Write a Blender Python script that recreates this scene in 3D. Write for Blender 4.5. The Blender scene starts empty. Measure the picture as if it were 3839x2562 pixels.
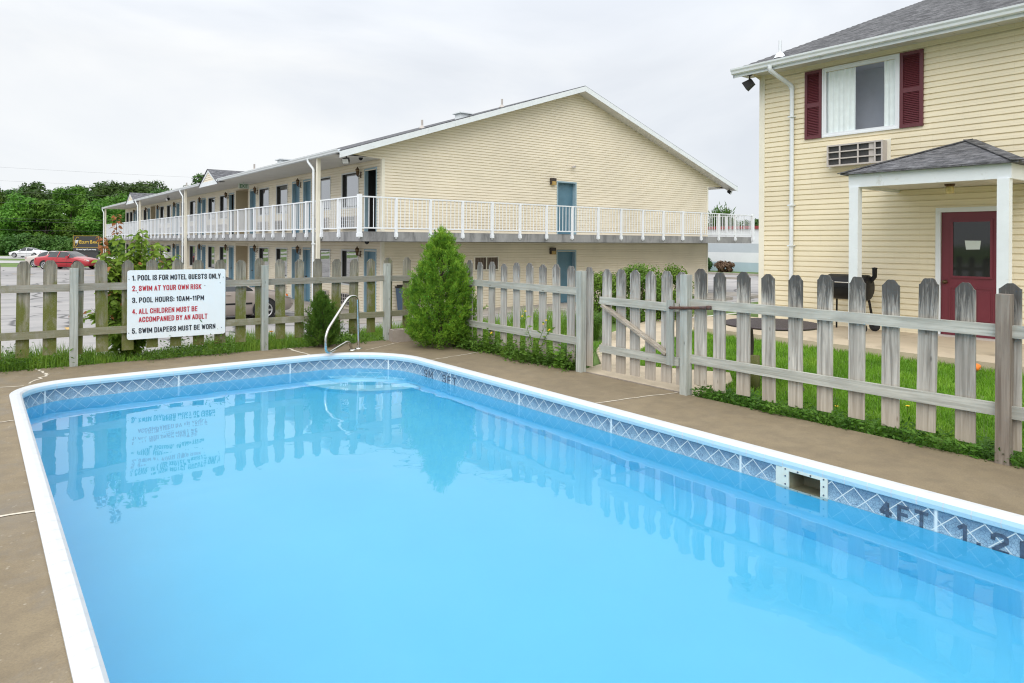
import bpy, bmesh, math, random
import numpy as np
from mathutils import Vector, Matrix
R_ = math.radians
SC = bpy.context.scene
COL = SC.collection
rnd = random.Random(7)
nrg = np.random.default_rng(11)

# ------------------------------------------------------------------ camera
PSI = R_(38.0)
cs, sn = math.cos(PSI), math.sin(PSI)
cam_d = bpy.data.cameras.new('camera')
cam = bpy.data.objects.new('camera', cam_d)
COL.objects.link(cam)
al = 0.0051
r0 = Vector((cs, -sn, 0)); u0 = Vector((0, 0, 1)); f0 = Vector((sn, cs, 0))
rr = r0*math.cos(al) + u0*math.sin(al); uu = u0*math.cos(al) - r0*math.sin(al)
m = Matrix((rr, uu, -f0)).transposed().to_4x4()
m.translation = (0, 0, 1.6)
cam.matrix_world = m
cam_d.sensor_width = 36
cam_d.lens = 24.2
cam_d.shift_y = -0.0968
cam_d.clip_start = 0.05
cam_d.clip_end = 2000
SC.camera = cam

# ------------------------------------------------------------------ world, sun, exposure
SUN_EL, SUN_AZ = 44.0, 229.0          # azimuth measured from +Y clockwise: behind and to the left
def nd(nt, typ, ins=None, **at):
    n = nt.nodes.new(typ)
    for k, v in at.items(): setattr(n, k, v)
    for k, v in (ins or {}).items():
        s = n.inputs[k]
        if isinstance(v, bpy.types.NodeSocket): nt.links.new(v, s)
        else: s.default_value = v
    return n
def mixc(nt, f, a, b, blend='MIX'):
    n = nt.nodes.new('ShaderNodeMix'); n.data_type = 'RGBA'; n.blend_type = blend
    for i, v in ((0, f), (6, a), (7, b)):
        if isinstance(v, bpy.types.NodeSocket): nt.links.new(v, n.inputs[i])
        elif i == 0: n.inputs[0].default_value = v
        else: n.inputs[i].default_value = (*v[:3], 1)
    return n.outputs[2]
def ramp(nt, fac, stops, interp='LINEAR'):
    n = nt.nodes.new('ShaderNodeValToRGB'); n.color_ramp.interpolation = interp
    el = n.color_ramp.elements
    while len(el) < len(stops): el.new(0.5)
    for e, (p, c) in zip(el, stops):
        e.position = p
        e.color = (c, c, c, 1) if isinstance(c, (int, float)) else (*c[:3], 1)
    nt.links.new(fac, n.inputs[0])
    return n.outputs[0]
def math_(nt, op, a, b=0.0, clamp=False):
    n = nt.nodes.new('ShaderNodeMath'); n.operation = op; n.use_clamp = clamp
    for i, v in ((0, a), (1, b)):
        if isinstance(v, bpy.types.NodeSocket): nt.links.new(v, n.inputs[i])
        else: n.inputs[i].default_value = v
    return n.outputs[0]
def noise(nt, vec, scale, detail=4, rough=.55, dist=0):
    return nd(nt, 'ShaderNodeTexNoise', {'Vector': vec, 'Scale': scale, 'Detail': detail, 'Roughness': rough, 'Distortion': dist}).outputs[0]
def mapping(nt, vec, scale=(1, 1, 1), loc=(0, 0, 0), rot=(0, 0, 0)):
    return nd(nt, 'ShaderNodeMapping', {'Vector': vec, 'Scale': scale, 'Location': loc, 'Rotation': rot}).outputs[0]

W = bpy.data.worlds.new('World'); SC.world = W; W.use_nodes = True
nt = W.node_tree; nt.nodes.clear()
SKY_STR = 0.1
sky = nd(nt, 'ShaderNodeTexSky', sky_type='NISHITA', sun_disc=False, sun_elevation=R_(SUN_EL), sun_rotation=R_(SUN_AZ))
tc = nd(nt, 'ShaderNodeTexCoord').outputs['Generated']
sep = nd(nt, 'ShaderNodeSeparateXYZ', {'Vector': tc})
cv = mapping(nt, tc, (1.0, 1.0, 2.4), (1.75, .4, .2))
n1 = noise(nt, cv, 1.9, 8, .5, .5)
cl = ramp(nt, n1, [(.38, (.63, .66, .705)), (.5, (.705, .73, .765)), (.62, (.80, .81, .815))])
el = nd(nt, 'ShaderNodeMapRange', {'Value': sep.outputs[2], 'From Min': .24, 'From Max': .95, 'To Min': 1.0, 'To Max': 2.1}).outputs[0]
cl = mixc(nt, 1.0, cl, el, 'MULTIPLY')
cl = nd(nt, 'ShaderNodeVectorMath', {0: cl, 'Scale': 1/SKY_STR}, operation='SCALE').outputs[0]
skc = mixc(nt, .93, sky.outputs[0], cl)
bg = nd(nt, 'ShaderNodeBackground', {'Color': skc, 'Strength': SKY_STR})
out = nd(nt, 'ShaderNodeOutputWorld'); nt.links.new(bg.outputs[0], out.inputs[0])

sl = bpy.data.lights.new('sun', 'SUN'); sl.energy = 1.5; sl.angle = R_(55); sl.color = (1, .965, .91)
so = bpy.data.objects.new('sun', sl); COL.objects.link(so)
ea, aa = R_(SUN_EL), R_(SUN_AZ)
sd = Vector((math.sin(aa)*math.cos(ea), math.cos(aa)*math.cos(ea), math.sin(ea)))
so.rotation_euler = sd.to_track_quat('Z', 'Y').to_euler(); so.location = sd*50
SC.view_settings.view_transform = 'Standard'; SC.view_settings.look = 'None'
SC.view_settings.gamma = 1; SC.view_settings.use_curve_mapping = False
SC.view_settings.exposure = 0.32
SC.cycles.use_denoising = True
SC.cycles.pixel_filter_type = 'BLACKMAN_HARRIS'; SC.cycles.filter_width = 1.15
SC.cycles.max_bounces = 10; SC.cycles.diffuse_bounces = 4; SC.cycles.transparent_max_bounces = 16
SC.cycles.caustics_refractive = True; SC.cycles.caustics_reflective = False
SC.cycles.sample_clamp_indirect = 6

# ------------------------------------------------------------------ mesh helpers
class MB:
    def __init__(s): s.v = []; s.f = []; s.uv = []; s.sm = []
    def add(s, vs, fs, smooth=False, uvs=None):
        b = len(s.v); s.v.extend([tuple(p) for p in vs])
        for i, f in enumerate(fs):
            s.f.append([b+k for k in f]); s.sm.append(smooth); s.uv.append(uvs[i] if uvs else None)
        return s
    def box(s, a, b, T=None):
        x0, x1 = sorted((a[0], b[0])); y0, y1 = sorted((a[1], b[1])); z0, z1 = sorted((a[2], b[2]))
        v = [(x, y, z) for z in (z0, z1) for y in (y0, y1) for x in (x0, x1)]
        if T: v = [T(p) for p in v]
        return s.add(v, [(0, 2, 3, 1), (4, 5, 7, 6), (0, 1, 5, 4), (2, 6, 7, 3), (0, 4, 6, 2), (1, 3, 7, 5)])
    def bar(s, p, q, w, h, up=(0, 0, 1)):
        p, q = Vector(p), Vector(q); d = (q-p).normalized(); upv = Vector(up)
        sd_ = d.cross(upv)
        if sd_.length < 1e-4: sd_ = d.cross(Vector((1, 0, 0)))
        sd_.normalize(); u = sd_.cross(d)
        v = [e+sd_*(a*w/2)+u*(b*h/2) for e in (p, q) for a, b in ((-1, -1), (1, -1), (1, 1), (-1, 1))]
        return s.add(v, [(3, 2, 1, 0), (4, 5, 6, 7), (0, 1, 5, 4), (1, 2, 6, 5), (2, 3, 7, 6), (3, 0, 4, 7)])
    def tube(s, pts, r, n=8, cap=True):
        pts = [Vector(p) for p in pts]; rs = r if isinstance(r, (list, tuple)) else [r]*len(pts)
        rings = []; ref = Vector((0.13, .31, .94)).normalized()
        for i, p in enumerate(pts):
            d = (pts[min(i+1, len(pts)-1)]-pts[max(i-1, 0)]).normalized()
            a = d.cross(ref)
            if a.length < .05: a = d.cross(Vector((1, 0, 0)))
            a.normalize(); b = d.cross(a)
            rings.append([p+a*math.cos(t)*rs[i]+b*math.sin(t)*rs[i] for t in [2*math.pi*k/n for k in range(n)]])
        v = [p for rg in rings for p in rg]; fs = []
        for i in range(len(pts)-1):
            for k in range(n): fs.append((i*n+k, i*n+(k+1) % n, (i+1)*n+(k+1) % n, (i+1)*n+k))
        s.add(v, fs, True)
        if cap:
            s.add(rings[0], [tuple(range(n))]); s.add(rings[-1], [tuple(reversed(range(n)))])
        return s
    def lathe(s, prof, c, n=16, T=None):
        v = []; fs = []
        for r, z in prof:
            for k in range(n):
                p = (c[0]+r*math.cos(2*math.pi*k/n), c[1]+r*math.sin(2*math.pi*k/n), c[2]+z); v.append(T(p) if T else p)
        for i in range(len(prof)-1):
            for k in range(n): fs.append((i*n+k, i*n+(k+1) % n, (i+1)*n+(k+1) % n, (i+1)*n+k))
        return s.add(v, fs, True)
    def prism(s, poly, P, d0, d1):
        """poly: list of (a,b); P(a,b,d) -> point; extruded between d0 and d1"""
        n = len(poly); v = [P(a, b, d0) for a, b in poly]+[P(a, b, d1) for a, b in poly]
        fs = [tuple(range(n)), tuple(reversed(range(n, 2*n)))]+[(k, n+k, n+(k+1) % n, (k+1) % n) for k in range(n)]
        return s.add(v, fs)
    def poly(s, pts): return s.add(pts, [tuple(range(len(pts)))])
    def mesh(s, name, mat, org=(0, 0, 0), fixn=True):
        me = bpy.data.meshes.new(name)
        o = Vector(org); me.from_pydata([Vector(p)-o for p in s.v], [], s.f)
        me.polygons.foreach_set('use_smooth', s.sm)
        if fixn:
            bm = bmesh.new(); bm.from_mesh(me); bmesh.ops.recalc_face_normals(bm, faces=bm.faces); bm.to_mesh(me); bm.free()
        uvl = me.uv_layers.new(name='UVMap')
        arr = np.zeros((len(me.loops), 2), np.float32)
        for p, cu in zip(me.polygons, s.uv):
            if cu:
                vm = {vi: c for vi, c in zip(s.f[p.index], cu)}
                for li in p.loop_indices: arr[li] = vm[me.loops[li].vertex_index]
            else:
                n = p.normal
                t = Vector((0, 0, 1)).cross(n)
                if t.length < .02: t = Vector((1, 0, 0)); b = Vector((0, 1, 0))
                else: t.normalize(); b = n.cross(t)
                for li in p.loop_indices:
                    co = me.vertices[me.loops[li].vertex_index].co+o; arr[li] = (co.dot(t), co.dot(b))
        uvl.data.foreach_set('uv', arr.ravel())
        if mat: me.materials.append(mat)
        return me
WL = {}
def wl(o): return WL.get(o.name, Vector((0, 0, 0))) if o else Vector((0, 0, 0))
def thing(name, label, cat, loc=(0, 0, 0), group=None, kind=None):
    o = bpy.data.objects.new(name, None); COL.objects.link(o); o.location = loc; WL[o.name] = Vector(loc)
    o.empty_display_size = .1
    o['label'] = label; o['category'] = cat
    if group: o['group'] = group
    if kind: o['kind'] = kind
    return o
def put(name, me, parent=None, loc=None, rz=0, label=None):
    """link a mesh; loc is in world units, the parent's place is taken off"""
    o = bpy.data.objects.new(name, me); COL.objects.link(o)
    w = Vector(loc) if loc is not None else wl(parent)
    o.location = w-wl(parent); o.rotation_euler.z = rz
    WL[o.name] = w
    if parent: o.parent = parent
    if label: o['label'] = label
    return o
def part(name, mb, mat, parent, label=None, org=None, fixn=True):
    w = Vector(org) if org is not None else wl(parent)
    return put(name, mb.mesh(name, mat, w, fixn), parent, w, 0, label)
def single(name, mb, mat, label, cat, org=(0, 0, 0), group=None):
    o = part(name, mb, mat, None, label, org); o['category'] = cat
    if group: o['group'] = group
    return o
def struct(name, mb, mat, fixn=True):
    o = part(name, mb, mat, None, fixn=fixn); o['kind'] = 'structure'; return o
def retag(o, label, cat, group=None, kind=None):
    o['label'] = label; o['category'] = cat
    if group: o['group'] = group
    if kind: o['kind'] = kind
    return o
def clone(t, loc, rz=0, label=None, scale=None):
    c = t.copy(); COL.objects.link(c); c.location = loc; c.rotation_euler.z = rz
    if scale: c.scale = scale
    if label: c['label'] = label
    for ch in t.children:
        d = ch.copy(); COL.objects.link(d); d.parent = c
        for g in ch.children:
            e = g.copy(); COL.objects.link(e); e.parent = d
    return c
def quads(name, V, mat, smooth=False):
    V = np.asarray(V, np.float32); n, k = V.shape[:2]
    me = bpy.data.meshes.new(name)
    me.vertices.add(n*k); me.vertices.foreach_set('co', V.reshape(-1))
    me.loops.add(n*k); me.loops.foreach_set('vertex_index', np.arange(n*k, dtype=np.int32))
    me.polygons.add(n); me.polygons.foreach_set('loop_start', np.arange(0, n*k, k, dtype=np.int32))
    if smooth: me.polygons.foreach_set('use_smooth', np.ones(n, bool))
    me.update(calc_edges=True); me.validate()
    me.materials.append(mat)
    return me
def unit(a): return a/np.maximum(np.linalg.norm(a, axis=-1, keepdims=True), 1e-6)
def leafquads(P, D, L, Wd, nrm=None, bend=0.0):
    """rhombic leaves: base P, axis D, length L, width Wd"""
    n = len(P); D = unit(D)
    if nrm is None: nrm = nrg.normal(size=(n, 3))
    S = unit(np.cross(D, nrm)); L = np.asarray(L).reshape(-1, 1)*np.ones((n, 1)); Wd = np.asarray(Wd).reshape(-1, 1)*np.ones((n, 1))
    mid = P+D*L*.45
    return np.stack([P, mid+S*Wd/2, P+D*L, mid-S*Wd/2], 1)

# ------------------------------------------------------------------ materials
def newmat(name):
    mt = bpy.data.materials.new(name); mt.use_nodes = True
    b = mt.node_tree.nodes['Principled BSDF']
    return mt, mt.node_tree, b
def simple(name, col, rough=.55, var=.12, scale=4, bump=0, bscale=80, metal=0, spec=.5, coord='Object', stretch=(1, 1, 1), dirt=None):
    mt, nt, b = newmat(name)
    v = nd(nt, 'ShaderNodeTexCoord').outputs[coord]
    v = mapping(nt, v, stretch)
    n = noise(nt, v, scale, 6, .6)
    lo = tuple(c*(1-var) for c in col); hi = tuple(min(1, c*(1+var)) for c in col)
    c = ramp(nt, n, [(.3, lo), (.7, hi)])
    if dirt:
        n2 = noise(nt, v, dirt[1], 8, .65, .4)
        c = mixc(nt, ramp(nt, n2, [(dirt[2], 0.0), (dirt[3], 1.0)]), c, dirt[0])
    nt.links.new(c, b.inputs['Base Color'])
    b.inputs['Roughness'].default_value = rough; b.inputs['Metallic'].default_value = metal
    b.inputs['Specular IOR Level'].default_value = spec
    if bump:
        bn = nd(nt, 'ShaderNodeBump', {'Strength': bump, 'Distance': .01, 'Height': noise(nt, v, bscale, 4, .6)})
        nt.links.new(bn.outputs[0], b.inputs['Normal'])
    return mt
def foliage(name, c1, c2, c3=None, scale=3.0, trans=.25, rough=.55, rand=.25):
    mt, nt, b = newmat(name)
    v = nd(nt, 'ShaderNodeTexCoord').outputs['Object']
    oi = nd(nt, 'ShaderNodeObjectInfo').outputs['Random']
    n = noise(nt, v, scale, 5, .7)
    c = ramp(nt, n, [(.32, c1), (.52, c2), (.7, c3 or c2)])
    hs = nd(nt, 'ShaderNodeHueSaturation', {'Color': c, 'Value': math_(nt, 'ADD', math_(nt, 'MULTIPLY', oi, rand*2), 1-rand), 'Hue': math_(nt, 'ADD', math_(nt, 'MULTIPLY', oi, .03), .485)}).outputs[0]
    nt.links.new(hs, b.inputs['Base Color']); b.inputs['Roughness'].default_value = rough
    b.inputs['Specular IOR Level'].default_value = .25
    tr = nd(nt, 'ShaderNodeBsdfTranslucent', {'Color': hs})
    mx = nd(nt, 'ShaderNodeMixShader', {0: trans, 1: b.outputs[0], 2: tr.outputs[0]})
    nt.links.new(mx.outputs[0], nt.nodes['Material Output'].inputs[0])
    return mt
def wood(name, axis, light, dark, green=None, dirttop=0.0, stainc=(.05, .05, .055), zt=(.78, 1.25)):
    """weathered board; axis = long axis of the grain"""
    mt, nt, b = newmat(name)
    tco = nd(nt, 'ShaderNodeTexCoord').outputs['Object']
    oi = nd(nt, 'ShaderNodeObjectInfo').outputs['Random']
    off = nd(nt, 'ShaderNodeCombineXYZ', {0: math_(nt, 'MULTIPLY', oi, 37.0), 1: math_(nt, 'MULTIPLY', oi, 19.0), 2: math_(nt, 'MULTIPLY', oi, 53.0)}).outputs[0]
    v = nd(nt, 'ShaderNodeVectorMath', {0: tco, 1: off}, operation='ADD').outputs[0]
    st = [34, 34, 34]; st[axis] = 1.5
    g = noise(nt, mapping(nt, v, st), 1.0, 6, .62, .6)
    big = noise(nt, mapping(nt, v, [3.5 if i != axis else 1.6 for i in range(3)]), 1.6, 4, .6)
    c = ramp(nt, g, [(.34, dark), (.48, tuple((a+d)/2 for a, d in zip(light, dark))), (.62, light)])
    c = mixc(nt, math_(nt, 'MULTIPLY', math_(nt, 'SUBTRACT', oi, .3, True), .5), c, tuple(.55*x for x in dark))
    c = mixc(nt, ramp(nt, big, [(.42, 0.0), (.7, .55)]), c, tuple(x*.55 for x in light), 'MIX')
    # knots
    vo = nd(nt, 'ShaderNodeTexVoronoi', {'Vector': mapping(nt, v, [9 if i != axis else 3.2 for i in range(3)]), 'Scale': 1.0}).outputs[0]
    c = mixc(nt, ramp(nt, vo, [(.03, .8), (.1, 0.0)]), c, tuple(x*.45 for x in dark))
    sp = nd(nt, 'ShaderNodeSeparateXYZ', {0: tco})
    if dirttop:
        st2 = [34, 34, 34]; st2[axis] = 3.0
        s = noise(nt, mapping(nt, v, st2, (3, 1, 7)), 1.0, 5, .7, .8)
        zz = nd(nt, 'ShaderNodeMapRange', {'Value': sp.outputs[2], 'From Min': zt[0], 'From Max': zt[1], 'To Min': -.34, 'To Max': .26}).outputs[0]
        f = ramp(nt, math_(nt, 'ADD', s, zz), [(.40, 0.0), (.66, dirttop)])
        c = mixc(nt, f, c, stainc)
        # paler bare wood near the foot
        zf = nd(nt, 'ShaderNodeMapRange', {'Value': sp.outputs[2], 'From Min': .0, 'From Max': .4, 'To Min': .55, 'To Max': 0}).outputs[0]
        c = mixc(nt, zf, c, (.46, .375, .275) if not green else (.27, .24, .16))
    if green:
        gn = noise(nt, mapping(nt, v, (5, 5, 2.2), (9, 2, 4)), 1.5, 6, .68, .5)
        zz = nd(nt, 'ShaderNodeMapRange', {'Value': sp.outputs[2], 'From Min': .5, 'From Max': 1.05, 'To Min': .17, 'To Max': -.11}).outputs[0]
        c = mixc(nt, ramp(nt, math_(nt, 'ADD', gn, zz), [(.47, 0.0), (.68, green[1])]), c, green[0])
        ln = noise(nt, v, 160, 2, .5)
        c = mixc(nt, ramp(nt, ln, [(.6, 0.0), (.68, .35)]), c, (.42, .42, .36))
    nt.links.new(c, b.inputs['Base Color']); b.inputs['Roughness'].default_value = .85; b.inputs['Specular IOR Level'].default_value = .2
    bn = nd(nt, 'ShaderNodeBump', {'Strength': .6, 'Distance': .004, 'Height': g}); nt.links.new(bn.outputs[0], b.inputs['Normal'])
    return mt
def siding_mat(name, col):
    mt, nt, b = newmat(name)
    v = nd(nt, 'ShaderNodeTexCoord').outputs['Object']; uv = nd(nt, 'ShaderNodeTexCoord').outputs['UV']
    n = noise(nt, v, .7, 6, .6)
    c = ramp(nt, n, [(.3, tuple(x*.92 for x in col)), (.7, tuple(min(1, x*1.04) for x in col))])
    # each length of vinyl board has its own slight tone; joints show as fine lines
    br = nd(nt, 'ShaderNodeTexBrick', {'Vector': uv, 'Color1': (1, 1, 1, 1), 'Color2': (.95, .95, .945, 1), 'Mortar': (.72, .7, .66, 1), 'Scale': 1.0, 'Mortar Size': .0016, 'Brick Width': 3.65, 'Row Height': .2}, offset=.37).outputs[0]
    c = mixc(nt, .8, c, br, 'MULTIPLY')
    st = noise(nt, mapping(nt, v, (6, 6, .35)), 1.4, 7, .7)
    c = mixc(nt, ramp(nt, st, [(.58, 0.0), (.8, .22)]), c, (.36, .33, .24))
    nt.links.new(c, b.inputs['Base Color']); b.inputs['Roughness'].default_value = .42; b.inputs['Specular IOR Level'].default_value = .35
    bn = nd(nt, 'ShaderNodeBump', {'Strength': .12, 'Distance': .004, 'Height': noise(nt, mapping(nt, v, (2, 2, 60)), 1.0, 3)}); nt.links.new(bn.outputs[0], b.inputs['Normal'])
    return mt
def shingle_mat(name, c1, c2, row=.13, wdt=.3):
    mt, nt, b = newmat(name)
    uv = nd(nt, 'ShaderNodeTexCoord').outputs['UV']
    br = nd(nt, 'ShaderNodeTexBrick', {'Vector': uv, 'Color1': (*c1, 1), 'Color2': (*c2, 1), 'Mortar': (.025, .025, .028, 1), 'Scale': 1.0, 'Mortar Size': .007, 'Mortar Smooth': .3, 'Bias': -.1, 'Brick Width': wdt, 'Row Height': row}, offset=.5)
    n = noise(nt, uv, 2.2, 6, .65); n2 = noise(nt, uv, 180, 3, .6)
    c = mixc(nt, ramp(nt, n, [(.3, .5), (.7, 0.0)]), br.outputs[0], tuple(x*.5 for x in c1))
    n3 = noise(nt, mapping(nt, uv, (4.5, 7, 1)), 1.0, 6, .75)
    c = mixc(nt, ramp(nt, n3, [(.48, 0.0), (.62, .75)]), c, tuple(x*1.7 for x in c2))
    c = mixc(nt, ramp(nt, n3, [(.36, .8), (.48, 0.0)]), c, tuple(x*.35 for x in c1))
    c = mixc(nt, ramp(nt, n2, [(.4, 0.0), (.75, .5)]), c, tuple(min(1, x*1.9) for x in c2))
    nt.links.new(c, b.inputs['Base Color']); b.inputs['Roughness'].default_value = .9; b.inputs['Specular IOR Level'].default_value = .2
    hh = math_(nt, 'ADD', math_(nt, 'MULTIPLY', br.outputs['Fac'], -1.0), math_(nt, 'MULTIPLY', n2, .4))
    bn = nd(nt, 'ShaderNodeBump', {'Strength': .8, 'Distance': .012, 'Height': hh}); nt.links.new(bn.outputs[0], b.inputs['Normal'])
    return mt
def glassy(name, col=(.02, .022, .025), ior=1.7, rough=.015):
    mt, nt, b = newmat(name)
    b.inputs['Base Color'].default_value = (*col, 1); b.inputs['Roughness'].default_value = rough; b.inputs['IOR'].default_value = ior
    b.inputs['Specular IOR Level'].default_value = .7
    v = nd(nt, 'ShaderNodeTexCoord').outputs['Object']
    bn = nd(nt, 'ShaderNodeBump', {'Strength': .05, 'Distance': .02, 'Height': noise(nt, v, 1.3, 2)}); nt.links.new(bn.outputs[0], b.inputs['Normal'])
    return mt
def seethrough(name, tint=(.75, .78, .8), ior=1.5):
    mt, nt, b = newmat(name)
    fr = nd(nt, 'ShaderNodeFresnel', {'IOR': ior}); tr = nd(nt, 'ShaderNodeBsdfTransparent', {'Color': (*tint, 1)}); gl = nd(nt, 'ShaderNodeBsdfGlossy', {'Roughness': .01, 'Color': (1, 1, 1, 1)})
    mx = nd(nt, 'ShaderNodeMixShader', {0: math_(nt, 'MULTIPLY', fr.outputs[0], 1.2, True), 1: tr.outputs[0], 2: gl.outputs[0]})
    nt.links.new(mx.outputs[0], nt.nodes['Material Output'].inputs[0]); return mt

MT = {}
MT['house_siding'] = siding_mat('yellow vinyl siding', (.855, .765, .565))
MT['motel_siding'] = siding_mat('cream vinyl siding', (.845, .765, .615))
MT['white'] = simple('white paint', (.76, .80, .83), .45, .05, 3, .05, 40, dirt=((.5, .5, .46), 5, .6, .8))
MT['white_clean'] = simple('white gloss metal', (.80, .83, .86), .3, .03, 3)
MT['rail_white'] = simple('white powder coat', (.82, .85, .89), .35, .03, 2)
MT['cream_trim'] = simple('cream trim', (.80, .76, .64), .5, .05, 3)
MT['soffit'] = simple('ribbed white soffit', (.66, .645, .60), .55, .05, 2)
MT['grey_alu'] = simple('grey window frame', (.60, .62, .62), .4, .06, 4)
MT['recess_shade'] = simple('dark frame with painted recess shadow', (.03, .028, .026), .4, .1, 4)  # dark window jambs and sashes: shadow of the recess put into the colour
MT['door_blue'] = simple('slate blue door paint', (.095, .20, .27), .45, .1, 3, dirt=((.16, .26, .31), 4, .55, .8))
MT['jamb_blue'] = simple('pale blue door frame paint', (.30, .42, .48), .5, .08, 3)
MT['door_red'] = simple('dark red door paint', (.165, .027, .042), .38, .08, 2)
MT['shutter_red'] = simple('maroon shutter plastic', (.12, .026, .034), .42, .08, 3)
MT['concrete_slab'] = simple('stained slab concrete', (.30, .30, .30), .85, .22, 1.6, .3, 60, dirt=((.10, .10, .105), 2.6, .5, .75), stretch=(1, 1, .35))
MT['beige_panel'] = simple('beige panel', (.52, .45, .32), .6, .06, 2)
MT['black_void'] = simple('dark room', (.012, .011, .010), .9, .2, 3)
MT['lamp_dark'] = simple('aged brass lamp', (.10, .06, .03), .4, .3, 20, metal=.6)
MT['lamp_glass'] = simple('smoked lamp glass', (.30, .22, .11), .25, .2, 10)
MT['brown_box'] = simple('brown lamp housing', (.045, .032, .025), .5, .1, 8)
MT['amber'] = simple('amber lens', (.42, .28, .09), .3, .15, 10)
MT['black_metal'] = simple('black metal', (.008, .008, .009), .5, .2, 12, spec=.3)
MT['ac_metal'] = simple('taupe metal case', (.50, .46, .43), .45, .05, 4)
MT['ac_dark'] = simple('dark coil fins', (.045, .045, .045), .6, .25, 30)
MT['glass'] = glassy('dark window glass', (.03, .034, .038), 3.8)
MT['glass_clear'] = seethrough('clear pane', (.985, .99, .995), 1.5)
MT['curtain'] = simple('pale curtain', (.86, .93, .92), .9, .05, 6)
MT['shingle_dark'] = shingle_mat('dark grey shingles', (.045, .046, .05), (.135, .135, .14), .15, .4)
MT['shingle_grey'] = shingle_mat('grey shingles', (.075, .078, .088), (.15, .15, .16))
MT['steel'] = simple('stainless steel', (.62, .60, .57), .22, .06, 5, metal=1.0)
MT['coping'] = simple('white vinyl coping', (.60, .62, .64), .45, .04, 7, .15, 40, dirt=((.56, .56, .52), 3.2, .58, .8))
MT['sign_white'] = simple('white sign board', (.80, .86, .89), .35, .025, 2, dirt=((.5, .5, .48), 30, .72, .78))
MT['ink'] = simple('black ink', (.022, .024, .032), .5, .2, 30)
MT['ink_red'] = simple('red ink', (.50, .035, .05), .5, .15, 30)
MT['ink_faded'] = simple('faded black stencil', (.06, .09, .14), .7, .4, 40)
MT['gold'] = simple('gold lettering', (.62, .42, .07), .4, .1, 6)
MT['sign_black'] = simple('charcoal sign panel', (.035, .035, .037), .5, .1, 3)
MT['green_ink'] = simple('green lettering', (.03, .16, .05), .5, .1, 10)
MT['tyre'] = simple('tyre rubber', (.02, .02, .021), .8, .2, 20)
MT['rim'] = simple('alloy rim', (.55, .55, .56), .3, .05, 10, metal=.8)
MT['car_glass'] = glassy('car glass', (.02, .024, .026), 1.55)
MT['lamp_red'] = simple('red lamp lens', (.45, .02, .02), .2, .1, 8)
MT['lamp_clear'] = simple('clear lamp lens', (.62, .62, .60), .15, .05, 8)
MT['orange'] = simple('orange plastic', (.85, .22, .03), .45, .15, 20)
MT['rust'] = simple('rusty pipe', (.10, .045, .03), .8, .4, 20, .3, 60, dirt=((.07, .08, .10), 8, .5, .7))
MT['block'] = simple('cinder block concrete', (.36, .31, .27), .9, .15, 6, .5, 120)
MT['bin_blue'] = simple('blue plastic bin', (.04, .085, .16), .4, .08, 5)
MT['cart_brown'] = simple('brown cart canvas', (.055, .03, .022), .7, .15, 5)
MT['linen'] = simple('white linen', (.78, .79, .80), .9, .05, 7)
MT['patio_metal'] = simple('brown mesh metal', (.06, .045, .045), .5, .15, 20)
MT['store_white'] = simple('white block wall', (.78, .80, .83), .7, .04, 1)
MT['store_blue'] = simple('pale blue band', (.42, .53, .60), .7, .04, 1)
MT['store_grey'] = simple('grey band', (.52, .57, .62), .7, .04, 1)
MT['store_red'] = simple('red fascia', (.30, .045, .05), .6, .05, 1)
MT['line_yellow'] = simple('worn yellow paint', (.55, .36, .12), .8, .25, 8)
MT['line_white'] = simple('worn white paint', (.68, .66, .62), .8, .15, 8)
MT['caulk'] = simple('cream joint caulk', (.62, .56, .46), .8, .12, 12)
MT['kerb'] = simple('kerb concrete', (.36, .33, .29), .9, .15, 3, .3, 60)
MT['bark'] = simple('bark', (.09, .07, .05), .9, .25, 8, .6, 40)
MT['stem'] = simple('reddish green stem', (.11, .07, .035), .8, .2, 8)
MT['stump'] = wood('mossy stump wood', 2, (.30, .24, .14), (.14, .11, .06), ((.11, .13, .03), .8))
MT['picket_left'] = wood('algae stained picket', 2, (.37, .345, .28), (.14, .13, .095), ((.13, .145, .03), .95), .8, (.10, .098, .088), (.80, 1.35))
MT['picket_right'] = wood('sun greyed picket', 2, (.63, .60, .54), (.235, .22, .195), None, .9, (.06, .06, .058), (.62, 1.22))
MT['picket_mid'] = wood('silver grey picket', 2, (.63, .605, .555), (.28, .265, .24), None, .8, (.085, .082, .08), (.70, 1.32))
MT['rail_x'] = wood('grey rail board', 0, (.40, .38, .325), (.26, .245, .20), ((.16, .16, .05), .5))
MT['rail_y'] = wood('pale grey rail', 1, (.56, .56, .50), (.34, .345, .30))
MT['post'] = wood('greenish grey post', 2, (.52, .54, .50), (.31, .33, .295))
MT['post_brown'] = wood('brown grey post', 2, (.36, .315, .265), (.19, .155, .125))
MT['juniper'] = foliage('juniper green', (.065, .165, .02), (.20, .38, .035), (.42, .60, .08), 9, .35, rand=.05)
MT['juniper_dark'] = foliage('dark juniper green', (.045, .12, .02), (.09, .20, .026), (.15, .29, .04), 8, .35, rand=.05)
MT['leaf'] = foliage('sapling leaf', (.13, .26, .035), (.21, .37, .05), (.33, .48, .08), 6, .4, .4, rand=.05)
MT['leaf_red'] = foliage('young reddish leaf', (.35, .13, .04), (.42, .19, .07), None, 6, .4, rand=.05)
MT['tree_bright'] = foliage('mid green crown', (.055, .14, .018), (.11, .235, .026), (.18, .32, .04), .32, .35)
MT['tree_dark'] = foliage('dark green crown', (.045, .10, .022), (.075, .155, .03), (.11, .20, .04), .3, .3)
MT['hedge'] = foliage('hedge green', (.06, .14, .02), (.13, .25, .03), (.22, .36, .045), 4, .3, rand=.1)
MT['hedge_dark'] = foliage('dark shrub green', (.02, .05, .012), (.035, .085, .016), (.06, .12, .022), 3, .2)
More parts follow.
